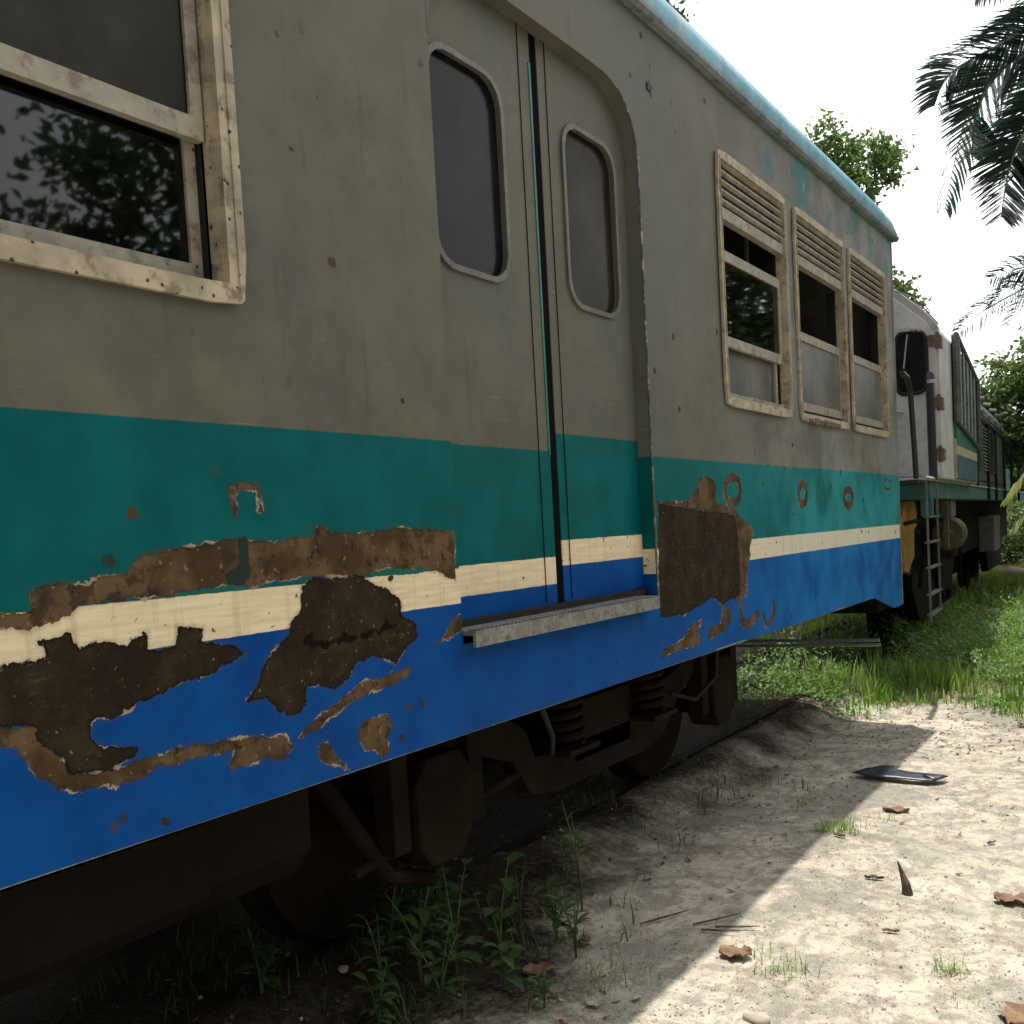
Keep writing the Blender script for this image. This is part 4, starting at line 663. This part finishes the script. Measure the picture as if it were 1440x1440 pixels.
hh = (.03+.22*np.clip(.35+.8*fbm(X, Y, 2.6, 2.2), 0, 1))*rng.uniform(.25, 1.0, len(X))**1.3*1.5*np.clip((Y-6.7)/1.4, .35, 1)
tag(blades('grass', np.stack([X, Y, gz(X, Y)-.005], 1), hh, 'grass'), 'bright green grass beside the track and locomotive', 'grass', kind='stuff')
n = 60000; X = rng.uniform(-1.6, 3, n); Y = 6.8+rng.uniform(0, 1, n)*8; dn = np.clip((Y-7.0-1.0*np.exp(-((X-.2)/.45)**2))/.6, 0, 1)*(fbm(X, Y, 1.9, 7.) > -.3); kp = rng.uniform(0, 1, n) < dn; X, Y = X[kp], Y[kp]
P = np.stack([X, Y, gz(X, Y)+.02+rng.uniform(0, 1, len(X))**1.3*.38*np.clip(.45+.8*fbm(X, Y, 2.4, 3.), .1, 1.25)], 1); d_ = rng.normal(size=(len(P), 3)); d_[:, 2] = np.abs(d_[:, 2])*.5+.1; d_ /= np.linalg.norm(d_, axis=1)[:, None]; s_ = np.cross(d_, [0, 0, 1.]); s_ /= np.linalg.norm(s_, axis=1)[:, None]
tag(leafmesh('ground_cover', P, rng.uniform(.025, .06, len(P)), .022, 'herb', None, d_, s_), 'low leafy herbs mixed into the grass beside the locomotive', 'ground cover', kind='stuff')
n = 4200; X = rng.uniform(-1.3, 2.6, n); Y = rng.uniform(1.3, 8.6, n); dn = np.clip((.35-X)/.8, .05, 1)*np.clip(.45+fbm(X, Y, 2, 5.), 0, 1)+(Y > 6.3)*1.0; kp = rng.uniform(0, 1, n) < dn; X, Y = X[kp], Y[kp]
P = np.stack([X, Y, gz(X, Y)+.004], 1); a_ = rng.uniform(0, 6.28, len(P)); d_ = np.stack([np.cos(a_), np.sin(a_), rng.uniform(-.05, .25, len(P))], 1); s_ = np.cross(d_, [0, 0, 1.]); s_ /= np.linalg.norm(s_, axis=1)[:, None]
tag(leafmesh('leaf_litter', P, rng.uniform(.012, .05, len(P)), .016, 'litter', None, d_, s_), 'small dry leaf litter scattered along the shaded edge of the path', 'leaf litter', kind='stuff')
n = 900; X = rng.uniform(-1.3, .2, n); Y = rng.uniform(1.5, 5.5, n); kp = rng.uniform(0, 1, n) < np.clip(.2+fbm(X, Y, 2.3, 8.), 0, 1)*np.clip((-.05-X)/.3+(Y < 3)*.3, 0.02, 1); X, Y = X[kp], Y[kp]
Xs = np.repeat(X, 7)+rng.normal(0, .035, len(X)*7); Ys = np.repeat(Y, 7)+rng.normal(0, .035, len(X)*7)
tag(blades('sparse_grass', np.stack([Xs, Ys, gz(Xs, Ys)], 1), rng.uniform(.03, .11, len(Xs)), 'weed', 1.0, .003), 'thin grass sprigs in the dark soil under the carriage side', 'grass', kind='stuff')
n = 34000; X = rng.uniform(-1.2, 2.4, n); Y = rng.uniform(1.4, 8.2, n); kp = rng.uniform(0, 1, n) < np.clip(.5+.7*fbm(X, Y, 2.7, 5.5), .2, 1); X, Y = X[kp], Y[kp]
P = np.stack([X, Y, gz(X, Y)+.002], 1); a_ = rng.uniform(0, 6.28, len(P)); d_ = np.stack([np.cos(a_), np.sin(a_), rng.uniform(-.1, .3, len(P))], 1); s_ = np.cross(d_, [0, 0, 1.]); s_ /= np.linalg.norm(s_, axis=1)[:, None]
tag(leafmesh('debris', P, rng.uniform(.003, .016, len(P))*rng.choice([.6, 1, 1.3], len(P)), rng.uniform(.002, .006, len(P)), 'debris', None, d_, s_), 'fine dark bits of bark and straw strewn over the sand', 'debris', kind='stuff')
# pebbles
n = 420; X = rng.uniform(-1, 2.6, n); Y = rng.uniform(1.6, 8, n); r = rng.uniform(.003, .010, n)**1; ic = bmesh.new(); bmesh.ops.create_icosphere(ic, subdivisions=1, radius=1); iv = np.array([v.co[:] for v in ic.verts]); iff = np.array([[v.index for v in f.verts] for f in ic.faces]); ic.free()
V = iv[None]*r[:, None, None]*rng.uniform(.6, 1.3, (n, 1, 3))*rng.uniform(.85, 1.15, (n, len(iv), 1)); V[:, :, 0] += X[:, None]; V[:, :, 1] += Y[:, None]; V[:, :, 2] += gz(X, Y)[:, None]+r[:, None]*.3
tag(npmesh('pebbles', V.reshape(-1, 3), (iff[None]+np.arange(n)[:, None, None]*len(iv)).reshape(-1, 3), 'stone'), 'tiny pale pebbles scattered on the sand', 'pebbles', kind='stuff')
# far wood closing the horizon
n = 46000; a_ = rng.uniform(0, 2*pi, n); R_ = rng.uniform(55, 70, n); hgt = 4.2+1.8*np.sin(a_*9)+1.3*np.sin(a_*23+1); P = np.stack([R_*np.cos(a_), R_*np.sin(a_), rng.uniform(0, 1, n)*hgt], 1)
tag(leafmesh('far_wood', P, rng.uniform(.9, 1.6, n), 1.1, 'leaffar', None), 'far-off belt of trees closing the horizon', 'woodland', kind='stuff')

# ------------------------------------------------------------ weeds and tufts
def g1(x, y): return float(gz(np.array([x]), np.array([y]))[0])
def weed(x, y, h, nl, L, label, seed, wdr=.3, grp='weeds in the shade under the carriage', mat='weed', name='weed', spread=.5):
    R_ = random.Random(seed); t = empty(name, (x, y, g1(x, y)), label=label, cat='weed', group=grp); st = MB(); C = []; D = []; S_ = []; Ls = []
    ns = R_.choice((2, 3, 3))
    for s in range(ns):
        a = R_.uniform(0, 6.28); ln = R_.uniform(.1, spread); hs = h*R_.uniform(.65, 1); P = [Vector((cos(a)*ln*hs*q*q, sin(a)*ln*hs*q*q, hs*q)) for q in (0, .25, .5, .75, 1)]; st.tube(P, [.004, .0035, .003, .0025, .0012], 6)
        for i in range(nl):
            q = .25+.75*(i/(nl-1)); j = q*4; kk = min(int(j), 3); p = P[kk].lerp(P[kk+1], j-kk); b = i*2.4+R_.uniform(-.4, .4); C.append(p); d = Vector((cos(b), sin(b), R_.uniform(.1, .9))).normalized(); D.append(d); S_.append(d.cross(Vector((0, 0, 1))).normalized()); Ls.append(L*R_.uniform(.6, 1.15)*(1.1-.4*q))
    st.build('stem', 'stem', t)
    # five-vertex-long bent leaves
    V = []; F = []
    for p, d, s, l in zip(C, D, S_, Ls):
        b0 = len(V); w = l*wdr*.5; dr = Vector((0, 0, -1))
        q = [p, p+d*l*.3+dr*l*.02, p+d*l*.65+dr*l*.10, p+d*l+dr*l*.30]; V += [q[0], q[1]+s*w+Vector((0, 0, w*.3)), q[1], q[1]-s*w+Vector((0, 0, w*.3)), q[2]+s*w*.85+Vector((0, 0, w*.3)), q[2], q[2]-s*w*.85+Vector((0, 0, w*.3)), q[3]]
        F += [(b0, b0+1, b0+2, b0), (b0, b0+2, b0+3, b0), (b0+1, b0+4, b0+5, b0+2), (b0+2, b0+5, b0+6, b0+3), (b0+4, b0+7, b0+5, b0+4), (b0+5, b0+7, b0+6, b0+5)]
    me = bpy.data.meshes.new('leaves'); me.from_pydata([tuple(v) for v in V], [], [tuple(dict.fromkeys(f)) for f in F]); link('leaves', me, mat, t, True)
weed(-.30, 3.28, .46, 9, .15, 'tall narrow-leaved weed in front of the bogie, right of the others', 3, .14, spread=.35)
weed(-.42, 2.62, .40, 7, .15, 'broad-leaved weed with pale green blades in the middle of the shaded clump', 5, .42)
weed(-.52, 2.35, .33, 10, .13, 'spiky-leaved weed leftmost of the shaded clump', 8, .22)
weed(-.12, 2.92, .26, 8, .10, 'small weed with drooping top nearest the sunlit sand', 11, .25)
weed(-.33, 2.42, .24, 8, .11, 'low broad weed at the foot of the spiky-leaved weed', 13, .38)
weed(-.58, 2.75, .30, 9, .12, 'dark weed behind the broad-leaved weed, close to the wheel', 17, .3)
weed(-.75, 2.05, .22, 8, .11, 'low dark weed below the equipment box', 19, .35)
weed(-.02, 2.55, .13, 8, .07, 'tiny weed at the edge of the leaf litter', 23, .3)
for i, (x_, y_, h_, nl_, L_, sd_, wr_, lab) in enumerate([(-.48, 2.50, .36, 9, .14, 41, .35, 'bushy weed between the spiky and the broad-leaved weed'), (-.36, 2.80, .34, 8, .15, 43, .42, 'broad-leaved weed right behind the first, leaves turned sideways'), (-.62, 2.52, .38, 9, .14, 47, .3, 'tall dark weed at the back of the clump near the equipment box end'), (-.22, 2.62, .22, 9, .11, 51, .4, 'low broad weed at the front of the clump'), (-.26, 3.02, .26, 9, .11, 53, .35, 'leafy weed between the clump and the tall narrow-leaved weed'), (-.44, 3.05, .30, 10, .12, 57, .3, 'dim weed under the bogie behind the small drooping weed'), (-.50, 3.5, .25, 9, .10, 59, .3, 'dim weed under the bogie spring'), (-.40, 2.20, .20, 10, .10, 61, .35, 'low weed in front of the equipment box, left of the clump')]):
    weed(x_, y_, h_, nl_, L_, lab, sd_, wr_)
G2 = 'sunlit weeds in the grass by the locomotive'
weed(.02, 10.0, .42, 14, .09, 'tall thin-stemmed weed standing in bright grass below the locomotive', 31, .2, G2, 'herb')
weed(-.30, 8.9, .46, 12, .10, 'pale leafy weed under the corner of the blue skirt', 33, .3, G2, 'herb')
weed(-.12, 9.2, .36, 12, .09, 'leafy weed just right of the pale weed by the carriage corner', 35, .3, G2, 'herb')
weed(-.75, 8.9, .34, 12, .09, 'leafy weed in shadow left of the carriage corner', 37, .3, G2, 'herb')
def tuft(x, y, h, n, label, spread=.05):
    P = np.stack([rng.normal(x, spread, n), rng.normal(y, spread, n), np.zeros(n)], 1); P[:, 2] = gz(P[:, 0], P[:, 1]); o = blades('grass_tuft', P-np.array([x, y, 0]), rng.uniform(.4, 1, n)*h, 'grass', 1.1, .0028); o.location = (x, y, 0); tag(o, label, 'grass tuft', 'grass tufts on the sand')
tuft(.33, 4.66, .10, 80, 'green grass tuft in the middle of the sand at the shadow edge', .045); tuft(.24, 4.62, .08, 40, 'smaller grass tuft touching the left of the middle tuft', .025)
tuft(-.02, 5.05, .09, 22, 'thin sprawling grass tuft in the carriage shadow', .05); tuft(.55, 3.13, .07, 75, 'flat grass tuft beside the crumpled brown leaf', .05); tuft(1.02, 3.38, .07, 60, 'round grass tuft at the lower right of the sand', .028)
tuft(1.10, 3.17, .05, 30, 'sparse grass tuft nearest the lower right corner', .03); tuft(1.18, 4.0, .08, 30, 'grass tuft beside the brown leaf on the right edge', .03); tuft(.45, 4.95, .06, 22, 'faint grass tuft behind the middle tuft', .03)
tuft(.42, 3.22, .05, 30, 'low grass tuft between shadow edge and flat tuft', .035); tuft(.02, 2.85, .07, 60, 'grass tuft among leaf litter at the bottom of the shadow', .06)

# ------------------------------------------------------------ things lying on the sand
def dead(x, y, L, Wd, rz, curl, label, mat='deadleaf', seed=0, name='dead_leaf', cat='dead leaf', tilt=0, grp='dead leaves on the sand'):
    R_ = random.Random(seed); nu, nv = 12, 7; V = []; F = []
    for i in range(nu+1):
        u = i/nu; w = Wd*(max(0, sin(pi*min(1, u*.96+.03)))**.6)*(1+.22*sin(u*17+seed)+.15*sin(u*41+seed*2));
        for j in range(nv+1):
            v = j/nv*2-1; z = .003+curl*L*(abs(v)**1.6*.22+(u-.45)**2*.35)+.014*sin(u*9+v*5+seed)*L*3+R_.uniform(0, .003); V.append(((u-.5)*L*.85, v*w*.42, z))
    for i in range(nu):
        for j in range(nv): a = i*(nv+1)+j; F.append((a, a+1, a+nv+2, a+nv+1))
    me = bpy.data.meshes.new(name); me.from_pydata(V, [], F); o = link(name, me, mat, None, True); o.location = (x, y, g1(x, y)+.004); o.rotation_euler = (0, tilt, rz); tag(o, label, cat, grp)
    sm = o.modifiers.new('thick', 'SOLIDIFY'); sm.thickness = .0006
dead(.37, 3.17, .13, .10, .3, .55, 'crumpled orange brown leaf at the shadow edge beside the flat grass tuft', seed=1)
dead(1.12, 4.12, .17, .11, .2, .35, 'large orange brown leaf on the right edge of the sand', seed=2)
dead(1.26, 3.13, .16, .13, 1.2, .3, 'tan leaf cut by the lower right corner', seed=3)
dead(.46, 5.12, .15, .08, .1, .3, 'reddish brown leaf below the black plastic shard', 'redleaf', 4)
dead(.60, 4.12, .09, .025, .2, .3, 'small grey leaf in the middle of the sunlit sand', 'twig', 5)
dead(.34, 4.55, .07, .025, -.2, .5, 'small red leaf under the middle grass tuft', 'redleaf', 6)
dead(-.18, 2.76, .12, .10, .9, .25, 'round brown leaf in the shade among the weeds', seed=7)
dead(-.16, 3.05, .10, .05, 2.0, .3, 'brown leaf beside the small drooping weed', seed=8); dead(.12, 2.62, .06, .04, .4, .4, 'pale curled leaf at the bottom of the shaded sand', 'stone', 9)
dead(.22, 2.72, .05, .03, 1.4, .4, 'pale leaf scrap just right of another in the shaded sand', 'stone', 10); dead(.10, 2.45, .07, .05, 2.4, .3, 'orange brown leaf at the bottom edge of the picture', seed=11)
dead(.95, 4.75, .06, .02, 1.0, .4, 'thin brown leaf on bright sand right of the reddish leaf', 'twig', 12); dead(.78, 3.62, .07, .02, .2, .2, 'long brown husk on sand right of the crumpled leaf', 'twig', 13)
dead(1.2, 7.4, .14, .08, .3, .3, 'brown leaf at the grass border on the right', seed=14); dead(.75, 7.5, .12, .07, 1.5, .3, 'tan leaf in the patchy grass border', seed=15)
# black plastic shard
pts = [(-.20, -.045), (-.10, -.085), (.05, -.09), (.2, -.10), (.24, -.085), (.17, -.04), (.30, .015), (.28, .03), (.10, .0), (.03, .02), (.045, .10), (-.05, .10), (-.13, .04)]
b = bmesh.new(); vs = [b.verts.new((x_, y_, .012+.035*(1-abs(x_)*2.5)*(1 if y_ > -.05 else .3))) for x_, y_ in pts]; b.faces.new(vs); bmesh.ops.triangulate(b, faces=b.faces[:]); bmesh.ops.subdivide_edges(b, edges=b.edges[:], cuts=3, use_grid_fill=True)
me = bpy.data.meshes.new('plastic_shard'); b.to_mesh(me); b.free(); o = link('plastic_shard', me, 'plastic', None, True); o.location = (.28, 5.78, g1(.28, 5.78)+.01); o.rotation_euler = (0, 0, .12); sm = o.modifiers.new('thick', 'SOLIDIFY'); sm.thickness = .005
tag(o, 'black torn plastic car trim piece lying on the sunlit sand', 'plastic shard')
# upright curled leaf
o = MB().tube([(0, 0, 0), (-.005, 0, .04), (-.02, .005, .08), (-.035, .0, .13)], [.022, .017, .010, .002], 7).build('dry_husk', 'twig'); o.location = (.75, 4.03, g1(.75, 4.03)); tag(o, 'dark pointed dry husk standing upright on the sunlit sand', 'dry husk')
for i, (x_, y_, L, a, lab) in enumerate([(.20, 3.42, .20, .9, 'longest twig of the small pile at the shadow edge'), (.29, 3.40, .16, .35, 'twig lying crosswise at the shadow edge pile'), (.25, 3.33, .14, .2, 'lower twig of the pile at the shadow edge'), (.02, 3.35, .22, 1.0, 'twig in the shade left of the twig pile')]):
    d = Vector((cos(a), sin(a), 0)); o = MB().tube([-d*L/2, Vector((.004, -.006, .006)), d*L/2+Vector((0, 0, .008))], [.003, .004, .0015], 6).build('twig', 'twig'); o.location = (x_, y_, g1(x_, y_)+.008); tag(o, lab, 'twig', 'twigs at the shadow edge')
def stone(x, y, r, label):
    b = bmesh.new(); bmesh.ops.create_icosphere(b, subdivisions=3, radius=r)
    for v in b.verts: v.co *= 1+.16*sin(v.co.x/r*3+x*9)+.1*sin(v.co.y/r*4+2); v.co.z *= .55
    me = bpy.data.meshes.new('stone'); b.to_mesh(me); b.free(); o = link('stone', me, 'stone', None, True); o.location = (x, y, g1(x, y)+r*.25); tag(o, label, 'stone', 'stones on the ground')
stone(.59, 2.77, .035, 'pale stone at the bottom edge of the sand'); stone(-.36, 14.6, .16, 'tan rock in the grass below the locomotive'); stone(-.95, 21.5, .25, 'pale block far along the grass by the locomotive'); stone(-.66, 2.32, .02, 'whitish pebble in the dark shade under the carriage')
